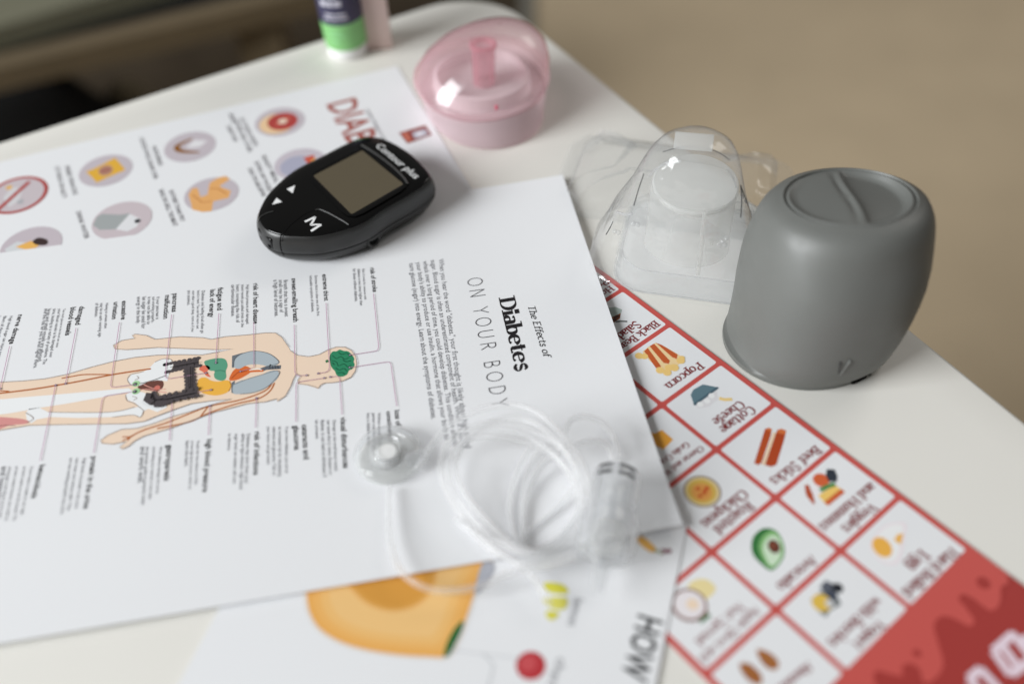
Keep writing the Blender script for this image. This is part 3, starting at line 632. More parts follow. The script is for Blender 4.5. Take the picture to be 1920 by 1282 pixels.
cap(zB, [('extreme thirst', (421, 140), (431, 268))], body(zB, [384, 359], 146, .06, [340, 322], ['Extreme thirst is often one of the first', 'noticeable symptoms of diabetes.']))
cap(zB, [('risk of stroke', (650, 108), (665, 226))], body(zB, [613, 590, 567], 114, .07, [262, 290, 272], ['Risk of stroke for someone with', 'diabetes is two times higher than', 'for those without diabetes.']))
# body diagram: parts in a group of their own
bd = Print(ps, zA)
sk_u = [(-40, 612), (100, 605), (200, 595), (300, 575), (400, 545), (500, 519), (600, 500), (700, 490), (800, 488), (900, 489), (960, 478), (1035, 463), (960, 466), (850, 462), (700, 456), (610, 463), (560, 466), (512, 463), (504, 446), (540, 425), (600, 415), (588, 402), (600, 396), (650, 402), (690, 420), (800, 408), (900, 412), (940, 420), (1000, 408), (1100, 400), (1180, 391), (1225, 391), (1255, 412), (1285, 455)]
hd = [(268, 508), (300, 530), (355, 537), (405, 527), (450, 503), (490, 490), (530, 491), (562, 507), (583, 537), (588, 570), (581, 605), (560, 635), (520, 654), (470, 662), (432, 664), (415, 672), (402, 690), (380, 682), (350, 673), (325, 670), (306, 668), (304, 650), (318, 628), (296, 620), (283, 645), (270, 680), (245, 725), (205, 752)]
hdA = [((x/2.5645+440)*2.373, (y/2.5645)*2.373) for x, y in hd]
sk_l = [(1232, 684), (1180, 698), (1100, 706), (1040, 722), (950, 745), (850, 782), (760, 815), (640, 850), (598, 872), (575, 893), (545, 908), (533, 898), (562, 874), (500, 886), (455, 882), (448, 868), (480, 845), (540, 820), (610, 815), (680, 795), (760, 765), (850, 740), (930, 714), (1028, 685), (950, 692), (850, 706), (780, 730), (700, 760), (640, 785), (560, 795), (400, 797), (250, 799), (130, 802), (-40, 830)]
bd.poly(sk_u+hdA+sk_l, SK)
dia = bd.build('body_diagram')
def dpart(name, fn):
    q = Print(ps, zA); q.lay = 3; fn(q); return q.build(name, dia)
WHT = (226, 227, 230); OUT = (150, 138, 130)
q = Print(ps, zA); q.lay = 9
def closed(pts): return pts
dpart('leg_gap', lambda q: q.poly([(-40, 690), (100, 676), (250, 664), (400, 651), (500, 642), (575, 636), (590, 648), (540, 662), (450, 677), (300, 704), (170, 724), (60, 745), (-40, 758)], WHT))
def bones(q):
    q.poly([(690, 700), (640, 712), (600, 722), (500, 742), (300, 744), (215, 742), (175, 722), (130, 728), (115, 745), (120, 775), (140, 792), (165, 775), (220, 764), (350, 768), (500, 764), (590, 755), (625, 765), (640, 740)], WHT)
    q.poly([(660, 552), (690, 520), (725, 506), (760, 508), (772, 535), (752, 575), (745, 605), (700, 600), (660, 607), (620, 625), (585, 622), (568, 598), (585, 575), (620, 570), (640, 562)], WHT)
    q.poly([(560, 665), (590, 645), (640, 655), (700, 690), (745, 680), (742, 722), (700, 742), (665, 728), (640, 735), (600, 700), (570, 690)], WHT)
    for a in ([(690, 520), (725, 506), (760, 508), (772, 535), (752, 575)], [(620, 625), (585, 622), (568, 598), (585, 575), (640, 562)], [(560, 665), (565, 690), (600, 705), (640, 735)], [(600, 600), (618, 592), (610, 582)], [(590, 672), (610, 680), (595, 690)], [(115, 745), (150, 770), (120, 790)], [(500, 765), (590, 755), (625, 765), (640, 735)], [(215, 742), (300, 744), (500, 742), (600, 720)]): q.strip(a, .0003, OUT, 4)
dpart('bones', bones)
dpart('calf_muscle', lambda q: q.poly([(-40, 768), (60, 768), (110, 775), (132, 785), (110, 795), (40, 802), (-40, 830)], (204, 140, 136), 3) and q.strip([(-30, 805), (30, 800), (70, 803)], .0003, (120, 80, 80)))
def artery(q):
    A = (172, 98, 52)
    q.strip([(1222, 612), (1200, 650), (1150, 682), (1050, 706), (930, 746), (840, 786), (700, 815)], .0007, A, 5)
    q.strip([(1212, 610), (1190, 640), (1140, 665), (1060, 690), (930, 716), (850, 746), (740, 790), (640, 822), (585, 850), (568, 868)], .0007, A, 5)
    q.strip([(925, 720), (905, 745), (893, 762)], .0006, A); q.strip([(600, 840), (560, 862), (545, 870)], .0005, A); q.strip([(585, 850), (572, 852), (545, 852)], .0005, A)
    q.strip([(672, 550), (600, 560), (500, 576), (400, 596), (300, 615), (150, 640), (-10, 660)], .0008, A, 5)
    q.strip([(500, 576), (440, 575), (370, 576), (320, 584), (275, 592)], .0006, A, 5); q.strip([(40, 650), (0, 648)], .0006, A)
dpart('artery', artery)
def lungs(q):
    q.poly([(1033, 492), (1075, 480), (1130, 470), (1060, 500), (1040, 545), (1032, 545)], (104, 110, 116)); q.poly([(1040, 540), (1045, 508), (1075, 484), (1130, 471), (1190, 480), (1228, 503), (1240, 525), (1225, 535), (1190, 538), (1150, 530), (1100, 533), (1065, 550)], (166, 176, 182), 3)
    q.poly([(1030, 612), (1045, 602), (1042, 660), (1030, 656)], (104, 110, 116)); q.poly([(1040, 620), (1070, 603), (1100, 596), (1160, 578), (1200, 560), (1232, 558), (1242, 575), (1228, 600), (1190, 630), (1130, 655), (1070, 662), (1038, 658)], (166, 176, 182), 3)
    for a in ([(1040, 540), (1045, 508), (1075, 484), (1130, 471), (1190, 480), (1228, 503), (1240, 525), (1190, 538)], [(1040, 620), (1100, 596), (1160, 578), (1232, 558), (1242, 575), (1190, 630), (1130, 655), (1070, 662)]): q.strip(a, .0003, (92, 96, 102), 4)
dpart('lungs', lungs)
def trachea(q):
    q.strip([(1160, 556), (1185, 546), (1250, 542)], .0022, (92, 98, 106)); q.strip([(1185, 546), (1200, 540), (1205, 530)], .0008, (92, 98, 106))
    for x in (1200, 1212, 1224, 1236): q.strip([(x, 536), (x+2, 551)], .0003, (50, 54, 60))
dpart('trachea', trachea)
dpart('heart', lambda q: q.poly([(1020, 600), (1030, 570), (1050, 548), (1085, 537), (1112, 545), (1118, 562), (1085, 585), (1050, 600)], (206, 104, 52), 3) and q.strip([(1095, 563), (1130, 560), (1172, 558)], .0011, (206, 104, 52)) and q.strip([(1110, 556), (1150, 548), (1165, 556)], .0005, (236, 226, 222)) and q.strip([(1030, 592), (1060, 565), (1100, 560)], .0003, (150, 60, 30)))
dpart('liver', lambda q: q.poly([(908, 520), (935, 508), (975, 502), (1003, 508), (1013, 535), (1005, 560), (1007, 588), (990, 603), (960, 595), (952, 575), (955, 560), (930, 555)], (88, 150, 122), 3) and q.strip([(955, 560), (980, 556), (1003, 562)], .0003, (50, 100, 80)))
dpart('stomach', lambda q: q.poly([(878, 612), (890, 592), (915, 588), (940, 602), (975, 606), (1002, 600), (1022, 605), (1026, 630), (1010, 655), (965, 668), (915, 662), (885, 645)], (230, 172, 72), 3) and q.strip([(1022, 605), (1030, 625), (1018, 650)], .0004, (176, 120, 40)))
dpart('pancreas', lambda q: q.poly([(886, 552), (900, 536), (925, 535), (936, 548), (922, 560), (930, 575), (938, 586), (920, 582), (905, 565)], (212, 112, 88), 3))
def gut(q):
    G = (76, 70, 72)
    for path in ([(738, 548), (800, 535), (885, 520)], [(838, 535), (846, 590), (850, 645)], [(672, 668), (700, 700), (760, 683), (880, 658)]):
        pts = crom([Vector(v) for v in path], 8, False); q.strip([tuple(p) for p in pts], .0040, G)
        L_ = 0
        for i, p in enumerate(pts):
            for s_ in (-1, 1):
                d = (pts[min(i+1, len(pts)-1)]-pts[max(i-1, 0)]).normalized(); n = Vector((-d.y, d.x))
                if i % 2 == 0: q.disc((p.x+n.x*17*s_, p.y+n.y*17*s_), .0010, G, n=10)
    q.strip([(760, 548), (800, 540), (885, 524)], .0004, (36, 32, 34)); q.strip([(850, 545), (852, 640)], .0004, (36, 32, 34))
    q.strip([(668, 662), (655, 690), (680, 706)], .0028, G); q.strip([(676, 668), (690, 692), (740, 690), (870, 662)], .0005, (36, 32, 34))
dpart('intestine', gut)
def bladder(q):
    q.poly([(612, 632), (655, 606), (718, 600), (728, 625), (705, 648), (650, 645)], (104, 66, 58), 3)
    for a in ([(600, 620), (640, 612), (690, 598), (742, 578)], [(600, 650), (650, 640), (700, 650), (742, 655)], [(640, 620), (690, 640), (738, 640)]): q.strip(a, .0004, (214, 150, 140), 4)
    q.disc((700, 634), .0013, (196, 112, 100), n=12)
    for y in (616, 650): q.disc((606, y), .0017, (160, 200, 150), n=16); q.disc((602, y+2), .0010, (96, 130, 100), n=12); q.disc((602, y+2), .0005, (30, 30, 30), n=8)
dpart('bladder', bladder)
k = icon(zB, ps, 3)
k.poly([(457, 535), (470, 512), (490, 510), (505, 502), (525, 508), (545, 510), (562, 525), (575, 545), (572, 560), (577, 575), (566, 595), (550, 602), (540, 622), (515, 632), (492, 626), (482, 605), (470, 592), (460, 570)], (46, 128, 92), 3)
for a in ([(470, 530), (490, 545), (510, 535), (530, 548), (550, 540)], [(468, 555), (490, 562), (500, 580), (525, 570), (545, 585), (560, 575)], [(485, 590), (505, 600), (525, 592), (540, 605)], [(500, 515), (515, 525), (540, 520), (555, 535)], [(495, 615), (515, 612), (530, 620)], [(520, 550), (535, 560), (560, 555)], [(480, 575), (470, 565)]): k.strip(a, .00035, (20, 78, 54), 4)
k.poly([(436, 556), (446, 550), (452, 560), (440, 566)], (46, 110, 70)); k.build('brain', dia)
out = Print(ps, zA); out.lay = 24
for a in (sk_u[:], hdA+sk_l): out.strip(a, .00028, OUT)
out.build('outline', dia)
def leader(tr, pts):
    k = icon(tr, ps, 28); k.strip(pts, .00030, PUR); k.disc(pts[-1], .00055, (96, 66, 100), n=10); k.disc(pts[-1], .00020, (226, 220, 226), n=8); k.build('leader_line')
for pts in ([(668, 235), (693, 488), (690, 502), (682, 510), (555, 530)], [(440, 280), (457, 585), (453, 602), (440, 612), (403, 618)], [(287, 385), (291, 612), (300, 630), (347, 627)], [(780, 775), (752, 575), (745, 564), (730, 563), (553, 590)], [(517, 815), (506, 645), (498, 632), (460, 635)], [(295, 850), (296, 675), (300, 664), (315, 658), (432, 640)]): leader(zB, pts)
for pts in ([(1130, 345), (1131, 545), (1070, 563)], [(975, 305), (961, 525)], [(765, 310), (736, 580), (742, 593), (755, 595), (917, 570)], [(533, 345), (494, 622), (498, 632), (512, 633), (602, 621)], [(340, 370), (293, 617)], [(45, 450), (2, 640)], [(1138, 812), (1142, 682)], [(928, 845), (935, 716)], [(755, 870), (768, 688), (775, 674), (790, 668), (940, 645)], [(418, 925), (456, 690), (464, 676), (480, 670), (600, 652)], [(180, 960), (249, 624)]): leader(zA, pts)

# ---------------------------------------------------------------- blood glucose meter
ML, MW, MH, MZ = .0892, .0655, .0212, .9245
mr_ = empty('glucose_meter', (-.0808, .3754, ZP+.0003), .6944); mr_.scale = (1, 1, MZ); tag(mr_, 'black egg-shaped glucose meter with a blank screen, resting across two papers', 'glucose meter')
S_ = [.02, .08, .2, .4, .6, .75, .88, .95, .985]
HP_ = [.27, .47, .70, .885, .890, .896, .858, .70, .45]; HM_ = [.23, .45, .735, .925, .892, .888, .842, .735, .41]
pl = crom([Vector((-ML/2, 0))]+[Vector((s*ML-ML/2, h*MW/2)) for s, h in zip(S_, HP_)]+[Vector((ML/2, 0))]+[Vector((s*ML-ML/2, -h*MW/2)) for s, h in list(zip(S_, HM_))[::-1]], 6)
def mring(k, z): return [Vector((p.x*k, p.y*k, z)) for p in pl]
seam = .0082
lower = loft('lower_shell', [mring(.80, 0), mring(.88, .0006), mring(.935, .0025), mring(.975, .0055), mring(.993, seam-.0005), mring(.990, seam-.0001), mring(.975, seam)], M['mbody'], mr_, smooth=60)
loft('seam', [mring(.978, seam-.0004), mring(.978, seam+.0006)], M['mdark'], mr_)
upr = [mring(.975, seam+.0004), mring(.992, seam+.0005), mring(1.0, seam+.0014), mring(1.0, .0118), mring(.996, .0140), mring(.985, .0162), mring(.970, .0179), mring(.952, .0190), mring(.935, .0196)]
upper = loft('upper_shell', upr, M['mbody'], mr_, smooth=60)
face = loft('face_plate', [mring(.952, .0188), mring(.948, .0196), mring(.935, .0200), mring(.82, .0207), mring(.6, .0211), mring(.3, .0212), mring(.05, .0212)], M['mface'], mr_, cap0=False, smooth=60)
mmw = Matrix.Translation(mr_.location) @ Matrix.Rotation(.6944, 4, 'Z') @ Matrix.Diagonal((1, 1, MZ, 1))
fbv = BVHTree.FromPolygons([v.co for v in face.data.vertices]+[v.co for v in upper.data.vertices],
                           [tuple(p.vertices) for p in face.data.polygons]+[tuple(i+len(face.data.vertices) for i in p.vertices) for p in upper.data.polygons])
def top(x, y):
    h = fbv.ray_cast(Vector((x, y, .1)), Vector((0, 0, -1)))
    return h[0].z if h[0] else .018
class MS:                                            # print surface of the meter
    z = ZP+.0003+.0208; dz = .00030; ob = mr_; zf = staticmethod(top)
    @staticmethod
    def L(px, py):
        q = mmw.inverted() @ at(px, py, ZP+.0003+.0206*MZ); return Vector((q.x, q.y))
MS_ = MS
zM = T(4.93, 460, 240)
def mprint(): return Print(MS, zM)
k = mprint(); k.text('Contour plus', (1196, 172), (1566, 476), M['wprint'], .008, size=.0060); k.build('lettering')
k = mprint(); k.strip([(552, 874), (600, 853), (648, 831)], .00125, M['wprint']); k.strip([(606, 952), (654, 926), (702, 900)], .00125, M['wprint']); k.strip([(648, 831), (632, 862), (604, 903)], .0011, M['wprint']); k.strip([(702, 900), (660, 898), (604, 903)], .0011, M['wprint']); k.build('mode_mark')
for tri in ([(462, 538), (384, 572), (440, 614)], [(290, 652), (249, 714), (342, 692)]):
    k = mprint(); k.poly(tri, M['wprint']); k.build('arrow_mark')
# display: recessed glass with a bezel step, and the pale ridge behind it
lc = [MS.L(*zM(*q)) for q in ((632, 452), (1082, 218), (1462, 528), (985, 806))]
def quadring(qs, z, g=0, rnd=.12):
    c = sum(qs, Vector((0, 0)))/4; out = []
    for i, q in enumerate(qs):
        p0, p1 = qs[i-1], qs[(i+1) % 4]
        for t in (0, .33, .67, 1):
            a = q+(p0-q)*rnd*(1-t); b = q+(p1-q)*rnd*t; v = a*(1-t)+b*t
            v = c+(v-c)*(1+g); out.append(Vector((v.x, v.y, z)))
    return out
loft('screen_bezel', [quadring(lc, .0214, .20, .2), quadring(lc, .02155, .17, .2), quadring(lc, .02155, .05, .05), quadring(lc, .0212, .0, .03)], M['mface'], mr_, cap0=False, cap1=False, smooth=30)
loft('screen', [quadring(lc, .0213, .004, .03)], M['lcd'], mr_, cap0=False, cap1=True)
def ridge(name, pts, r, dz=.0002, mt='mgrey'):
    q = crom([MS.L(*zM(*p)) for p in pts], 8, False)
    return sweep(name, [[Vector((p.x, p.y, top(p.x, p.y)+dz)) for p in q]], r, M[mt], mr_, 8)
ridge('screen_ridge', [(1075, 170), (1180, 235), (1330, 345), (1450, 455), (1505, 528)], .00055, .0007)
ridge('button_outline', [(955, 890), (820, 820), (700, 765), (650, 770)], .00035)
ridge('button_groove', [(310, 1010), (420, 900), (560, 800), (650, 768)], .0002, .0, 'mdark')
ridge('face_line', [(112, 838), (170, 800), (260, 775)], .0003)
# strip port at the narrow end, front seam and the round side port
box('strip_port', -ML/2+.0006, -ML/2+.009, -.0062, .0062, .0090, .0168, M['mface'], mr_, .0012)
box('port_slot', -ML/2+.0002, -ML/2+.006, -.0046, .0046, .0098, .0122, M['mdark'], mr_, .0004)
box('port_window', -ML/2+.0014, -ML/2+.0065, -.0042, .0042, .0167, .0173, M['mgrey'], mr_, .0003)
def nearest_side(px, py, z):
    q = mmw.inverted() @ at(px, py, ZP+z*MZ); return Vector((q.x, q.y, z))
j = nearest_side(*zM(1165, 1045), .006); jn = Vector((j.x*.25, j.y, 0)).normalized()
# slide to the shell's outline
edge = min(pl, key=lambda p: abs(p.x-j.x) + (100 if p.y > 0 else 0)); jp = Vector((edge.x, edge.y*.965, .0058))
lathe('port_rim', [(.0042, -.001), (.0042, .0006), (.0036, .0008), (.0027, .0002), (.0027, -.001)], M['mbody'], mr_, jp, (.12, -1, .05), 28)
lathe('side_port', [(.0001, .0004), (.0027, .0004), (.0027, -.002)], M['mdark'], mr_, jp, (.12, -1, .05), 28)
fs = nearest_side(*zM(305, 1100), .012)
edge2 = min(pl, key=lambda p: abs(p.x-fs.x) + (100 if p.y > 0 else 0))
sweep('front_seam', [[Vector((edge2.x*kk+.000, edge2.y*kk, z)) for kk, z in ((.985, .0065), (1.0, seam+.002), (1.002, .0118), (.998, .0141), (.987, .0163), (.972, .0180), (.953, .0191), (.935, .0201))]], .00022, M['mdark'], mr_, 6)

# ---------------------------------------------------------------- grey applicator
ap = empty('sensor_applicator', (.1311, .2817, .0)); tag(ap, 'matte grey rounded applicator cup standing upside down near the table edge', 'sensor applicator')
PHI, lx, ly, HH, tx, ty = .1699, .0061, .0144, .0681, .0293, -.1774
AB = [(0, .0352, .0303), (.12, .0334, .0362), (.35, .0357, .0379), (.6, .0360, .0383), (.78, .0357, .0338), (.89, .0340, .0318), (.96, .0311, .0286), (1., .0262, .0236)]
def abf(f):
    pts = [Vector(q) for q in AB]
    for i in range(len(AB)-1):
        if AB[i][0] <= f <= AB[i+1][0]:
            t = (f-AB[i][0])/(AB[i+1][0]-AB[i][0])
            P0, P1, P2, P3 = pts[max(i-1, 0)], pts[i], pts[i+1], pts[min(i+2, len(pts)-1)]
            v = .5*((2*P1)+(-P0+P2)*t+(2*P0-5*P1+4*P2-P3)*t*t+(-P0+3*P1-3*P2+P3)*t**3); return v.y, v.z
    return AB[-1][1:]
def shx(f):
    q = [(0, -.0034), (.06, -.0030), (.12, -.0024), (.25, -.0012), (.4, -.0004), (.6, 0), (1, 0)]
    for (f0, v0), (f1, v1) in zip(q, q[1:]):
        if f0 <= f <= f1: return v0+(v1-v0)*(f-f0)/(f1-f0)
    return 0
def apr(f, ka=1.0, dz=0, n=96, ab=None):
    a, b_ = ab or abf(f); out = []
    for i in range(n):
        t = 2*math.pi*i/n; ct, st = math.cos(t), math.sin(t)
        e = 2+.5*max(0, min(1, f/.15, (.95-f)/.4)); sc = ka*(1-.04*(e-2)/.5)
        x, y = a*sc*math.copysign(abs(ct)**(2/e), ct), b_*sc*math.copysign(abs(st)**(2/e), st)
        X = x*math.cos(PHI)-y*math.sin(PHI)+f*lx+shx(f); Y = x*math.sin(PHI)+y*math.cos(PHI)+f*ly
        out.append(Vector((X, Y, f*HH+f*(tx*X+ty*Y)+dz)))
    return out
fr_ = [.03, .05, .09, .12, .18, .25, .35, .45, .55, .65, .73, .8, .86, .9, .93, .96, .98]
rings = [apr(f) for f in fr_]
rings += [apr(1, 1.0, -.0002), apr(1, .99, -.0006), apr(1, .975, -.0013), apr(1, .955, -.0013), apr(1, .935, -.0004), apr(1, .91, -.0002)]
body_ = loft('body', rings, M['grey'], ap, cap0=False, cap1=False, smooth=70)
# top pad: two halves with an S-shaped step between them
def pad():
    n, mr2 = 96, 18; V, Fc = [], []
    base = apr(1, .91, 0, n)
    c = sum(base, Vector())/n
    s_div = [((x-1340)/1, y) for x, y in ()]
    for r in range(mr2+1):
        for i in range(n):
            k_ = 1-r/mr2*.999; p = c+(base[i]-c)*k_
            u = (p.x-c.x)/.023; v = (p.y-c.y)/.021            # across, away
            sx = .02-.10*math.sin(1.9*v)+.15*v
            d = u-sx
            step = .0007*(1/(1+math.exp(d*26)))-.0011*(1/(1+math.exp(-d*26)))+(.0022*d if d < 0 else -.0030*d)
            rid = .0008*math.exp(-(d/.055)**2)-.0009*math.exp(-((d+.11)/.05)**2)
            fade = min(1, (1-k_)/.12)
            V.append(p+Vector((0, 0, -.0002+(step+rid)*fade+.0012*(1-k_*k_)*.6)))
    for r in range(mr2):
        for i in range(n):
            j2 = (i+1) % n; Fc.append((r*n+i, r*n+j2, (r+1)*n+j2, (r+1)*n+i))
    Fc.append(tuple(mr2*n+i for i in range(n)))
    return mesh('top_pad', V, Fc, M['grey'], ap, 70)
pad()
# rim flange at the mouth, with its gap, clip and notch
rimr = [apr(0, 1.0, 0), apr(0, 1.014, .0004), apr(0, 1.018, .0014), apr(0, 1.012, .0026), apr(.03, 1.004, .0008), apr(.05, .995)]
loft('rim', rimr, M['grey'], ap, cap0=False, cap1=False, smooth=50)
_r = loft('rim_probe', [apr(0, 1.018, .0005), apr(0, 1.014, .0026)]+rings, M['grey'], None, cap0=False, cap1=False)
rbv = BVHTree.FromPolygons([v.co+ap.location for v in _r.data.vertices], [tuple(p.vertices) for p in _r.data.polygons])
_me = _r.data; bpy.data.objects.remove(_r); bpy.data.meshes.remove(_me)
def on_rim(px, py, w_, h, d, name, mt, rot=0):
    q = at(px, py, 0); hit = rbv.ray_cast(CAM, (q-CAM).normalized())
    p = hit[0] if hit[0] else q
    rel = p-ap.location; a = math.atan2(rel.y, rel.x)
    o = box(name, -d, d*.6, -w_/2, w_/2, -h/2, h/2, mt, ap, min(w_, h)*.2)
    o.location = rel; o.rotation_euler = (rot, 0, a)
on_rim(1610, 711, .0075, .0014, .0012, 'rim_gap', M['mdark'])
on_rim(1630, 703, .0010, .0026, .0012, 'rim_clip', M['grey'])
on_rim(1574, 690, .0009, .0070, .0005, 'notch', M['mgrey'], .08)
on_rim(1585, 689, .0008, .0085, .0010, 'notch_ridge', M['grey'], -.28)

# ---------------------------------------------------------------- pink infusion-set inserter
pk = empty('pink_inserter', (-.0099, .4687, 0)); tag(pk, 'translucent pink plastic inserter cup with a domed clear lid, standing behind the meter', 'infusion inserter')
ph = -1.2208
def pkr(a, b_, z, dx=0, dy=0, n=64, dip=0, e=2.15):
    r = ellring(dx, dy, z, a, b_, ph, n, e=e)
    if dip:
        for v in r: v.z += dip*(v.y-dy)/.035
    return r
HP = 1.0
loft('base_cup', [pkr(.0395, .0305, .0), pkr(.0412, .0322, .0012), pkr(.0405, .0328, .006), pkr(.0390, .0342, .012), pkr(.0372, .0352, .0185, dip=.0015)], M['pinkb'], pk, cap0=True, cap1=False)
loft('cup_rim', [pkr(.0376, .0356, .0180, dip=.0015), pkr(.0372, .0370, .0200, dip=.0020), pkr(.0364, .0376, .0216, dip=.0022), pkr(.0352, .0372, .0228, dip=.0024)], M['pinkr'], pk, cap0=False, cap1=False, smooth=70)
dome = [pkr(.0345, .0372, .0225, dip=.0024)]
for t in (.18, .36, .54, .70, .83, .92, .975, 1.0):
    s_ = math.sin(t*math.pi/2); c_ = max(0, 1-s_**2.1)**.60
    dome.append(pkr(.034*max(c_, .03), .0365*max(c_, .03), .0225+.0270*s_, .0125*s_**1.15, .002*s_, dip=.0024*(1-s_)))
loft('lid', dome, M['pinkl'], pk, cap0=False, cap1=True, smooth=80)
tq = at(903, 82, .040)-pk.location; tb = at(905, 140, .016)-pk.location
lathe('inner_tube', [(.0062, 0), (.0066, .0215), (.0055, .0215), (.0052, 0)], M['pinkl'], pk, (tq.x, tq.y, .0155), (.03, .06, 1), 36)
lathe('tube_ring', [(.0064, .0215), (.0076, .0222), (.0076, .0238), (.0064, .0244), (.0054, .0238), (.0054, .0215)], M['pinkd'], pk, (tq.x, tq.y, .0155), (.03, .06, 1), 36)
loft('inner_floor', [pkr(.034, .033, .0150), pkr(.030, .029, .0152)], M['pinkw'], pk, cap0=False, cap1=True)
loft('inner_wall', [pkr(.028, .027, .0152), pkr(.0265, .0262, .0225), pkr(.024, .0245, .0235)], M['pinkw'], pk, cap0=False, cap1=False)
nq = at(930, 180, .026)-pk.location
lathe('pin', [(.0009, 0), (.0009, .0020), (.0001, .0024)], mat('deep_pink_pin', (.62, .12, .18), .3), pk, (nq.x, nq.y-.008, .0232), (0, 0, 1), 16)

# ---------------------------------------------------------------- clear blister packs
def rrect(cx, cy, hx, hy, z, rot, r=.006, n=6):
    out = []
    for sx, sy, a0 in ((1, 1, 0), (-1, 1, 90), (-1, -1, 180), (1, -1, 270)):
        for i in range(n):
            a = math.radians(a0+90*i/(n-1)); x = sx*(hx-r)+r*math.cos(a); y = sy*(hy-r)+r*math.sin(a)
            out.append(Vector((cx+x*math.cos(rot)-y*math.sin(rot), cy+x*math.sin(rot)+y*math.cos(rot), z)))
    return out
bp = empty('blister_pack', (.0800, .3330, 0)); tag(bp, 'clear plastic blister pack with a tall dome, left of the grey applicator', 'blister pack')
rot = -.262
loft('tray', [rrect(.0125, .006, .0390, .0335, .0006, rot, .014, 10), rrect(.0125, .006, .0390, .0335, .0014, rot, .014, 10), rrect(.0105, .006, .0352, .0300, .0016, rot, .014, 10), rrect(.0105, .006, .0340, .0290, .0095, rot, .014, 10), rrect(.0095, .006, .0330, .0280, .0108, rot, .014, 10)], M['clearb'], bp, cap0=False, cap1=False, smooth=30)
for nm, hx, hy, z in (('flange_edge', .0390, .0335, .0014), ('tray_edge', .0332, .0284, .0108)):
    q = rrect(.0125 if z < .005 else .0095, .006, hx, hy, z, rot, .014, 10); sweep(nm, [q+q[:1]], .00035, M['hard'], bp, 6)
loft('paper_backing', [rrect(.0125, .006, .0385, .0330, .0003, rot, .014, 10), rrect(.0125, .006, .0385, .0330, .0005, rot, .014, 10)], M['white'], bp)
def tent(z, ra, rb_, dx, dy, e=2.4): return ellring(-.003+dx, -.004+dy, z, ra, rb_, rot, 64, e=e)
prof = [(.0108, .0388, .0286, .0006, 0, 3.8), (.0122, .0378, .0280, .0007, 0, 3.6), (.0300, .0310, .0242, .0008, 0, 3.4), (.0450, .0253, .0206, .0022, 0, 2.7), (.0580, .0212, .0178, .003, 0, 2.3), (.0650, .0186, .0160, .0035, 0, 2), (.0695, .0155, .0138, .004, 0, 2), (.0722, .0115, .0105, .0042, 0, 2), (.0735, .0065, .006, .0042, 0, 2), (.0738, .0005, .0005, .0042, 0, 2)]
dome_ = loft('dome', [tent(z, a, b_, dx, dy, e) for z, a, b_, dx, dy, e in prof], M['clearp'], bp, cap0=False, cap1=True, smooth=60)
dbv = BVHTree.FromPolygons([v.co+bp.location for v in dome_.data.vertices], [tuple(p.vertices) for p in dome_.data.polygons])
def on_dome(px, py):
    d = (at(px, py)-CAM).normalized(); h = dbv.ray_cast(CAM, d)
    return (h[0]+h[1]*.0002-bp.location) if h[0] else at(px, py, .01)-bp.location
for pts in ([(1208, 326), (1199, 352), (1189, 386)], [(1150, 415), (1144, 428), (1137, 440)], [(1388, 347), (1390, 375), (1388, 408)], [(1388, 349), (1400, 380), (1412, 411)]):
    sweep('dome_crease', [crom([on_dome(*q) for q in pts], 4, False)], .00022, M['crease'], bp, 6)
for pts in ([(1218, 330), (1232, 316), (1252, 306), (1276, 303)], [(1362, 318), (1374, 334), (1380, 352)], [(1158, 398), (1172, 402), (1186, 401)]):
    sweep('dome_highlight', [crom([on_dome(*q) for q in pts], 5, False)], .00055, M['hard'], bp, 8)  # hazy strips added as the streak highlights on the dome
for x, y in ((1188, 419), (1196, 421), (1153, 434), (1160, 436), (1354, 452), (1362, 446), (1348, 460), (1358, 458)):
    q = on_dome(x, y); lathe('glint_nub', [(.0011, -.0004), (.0010, .0004), (.0006, .0008), (.0001, .0009)], M['hard'], bp, q, (-.4, -.6, .7), 10)  # small nubs added to imitate bright glints on the plastic
dq = at(1304, 344, .044)-bp.location
lathe('foam_disc', [(.0001, 0), (.0185, 0), (.0190, .0006), (.0190, .0022), (.0183, .0028), (.0001, .0028)], M['milky2'], bp, (dq.x, dq.y, .0420), (0, -.10, 1), 48)
loft('inner_cup', [ellring(dq.x-.001, dq.y-.002, z, a, a*.86, rot, 48) for z, a in ((.0112, .0200), (.018, .0192), (.030, .0190), (.0400, .0191), (.0430, .0192), (.0440, .0186))], M['milky'], bp, cap0=False, cap1=False, smooth=60)
sweep('rib', [[Vector((dq.x+.0008, dq.y-.0205, .045)), Vector((dq.x+.0006, dq.y-.0222, .030)), Vector((dq.x+.0004, dq.y-.0245, .012))]], .0011, M['milky'], bp, 8)
sq = at(1301, 264, .066)-bp.location
o = box('sticker', -.0082, .0082, -.0002, .0002, -.0036, .0036, M['milky2'], bp, .0001); o.location = (sq.x, sq.y, .0655); o.rotation_euler = (-.5, 0, -.22)
cz = [(1243, 285, .0615), (1268, 278, .0625), (1295, 275, .063), (1330, 280, .0625), (1352, 289, .0615), (1368, 300, .060)]
sweep('dome_crease', [crom([Vector(at(x, y, z))-bp.location for x, y, z in cz], 4, False)], .00018, M['crease'], bp, 6)
bits = []
for t, b0, b1 in ((0, (1378, 372), (1354, 385)), (0, (1356, 384), (1350, 420)), (0, (1350, 424), (1338, 432)), (0, (1337, 432), (1334, 458))):
    bits.append([Vector(at(*b0, .026))-bp.location, Vector(at(*b1, .024))-bp.location])
sweep('cut_edge', [[bits[0][0]]+[b_[1] for b_ in bits]], .0007, M['milky'], bp, 8)
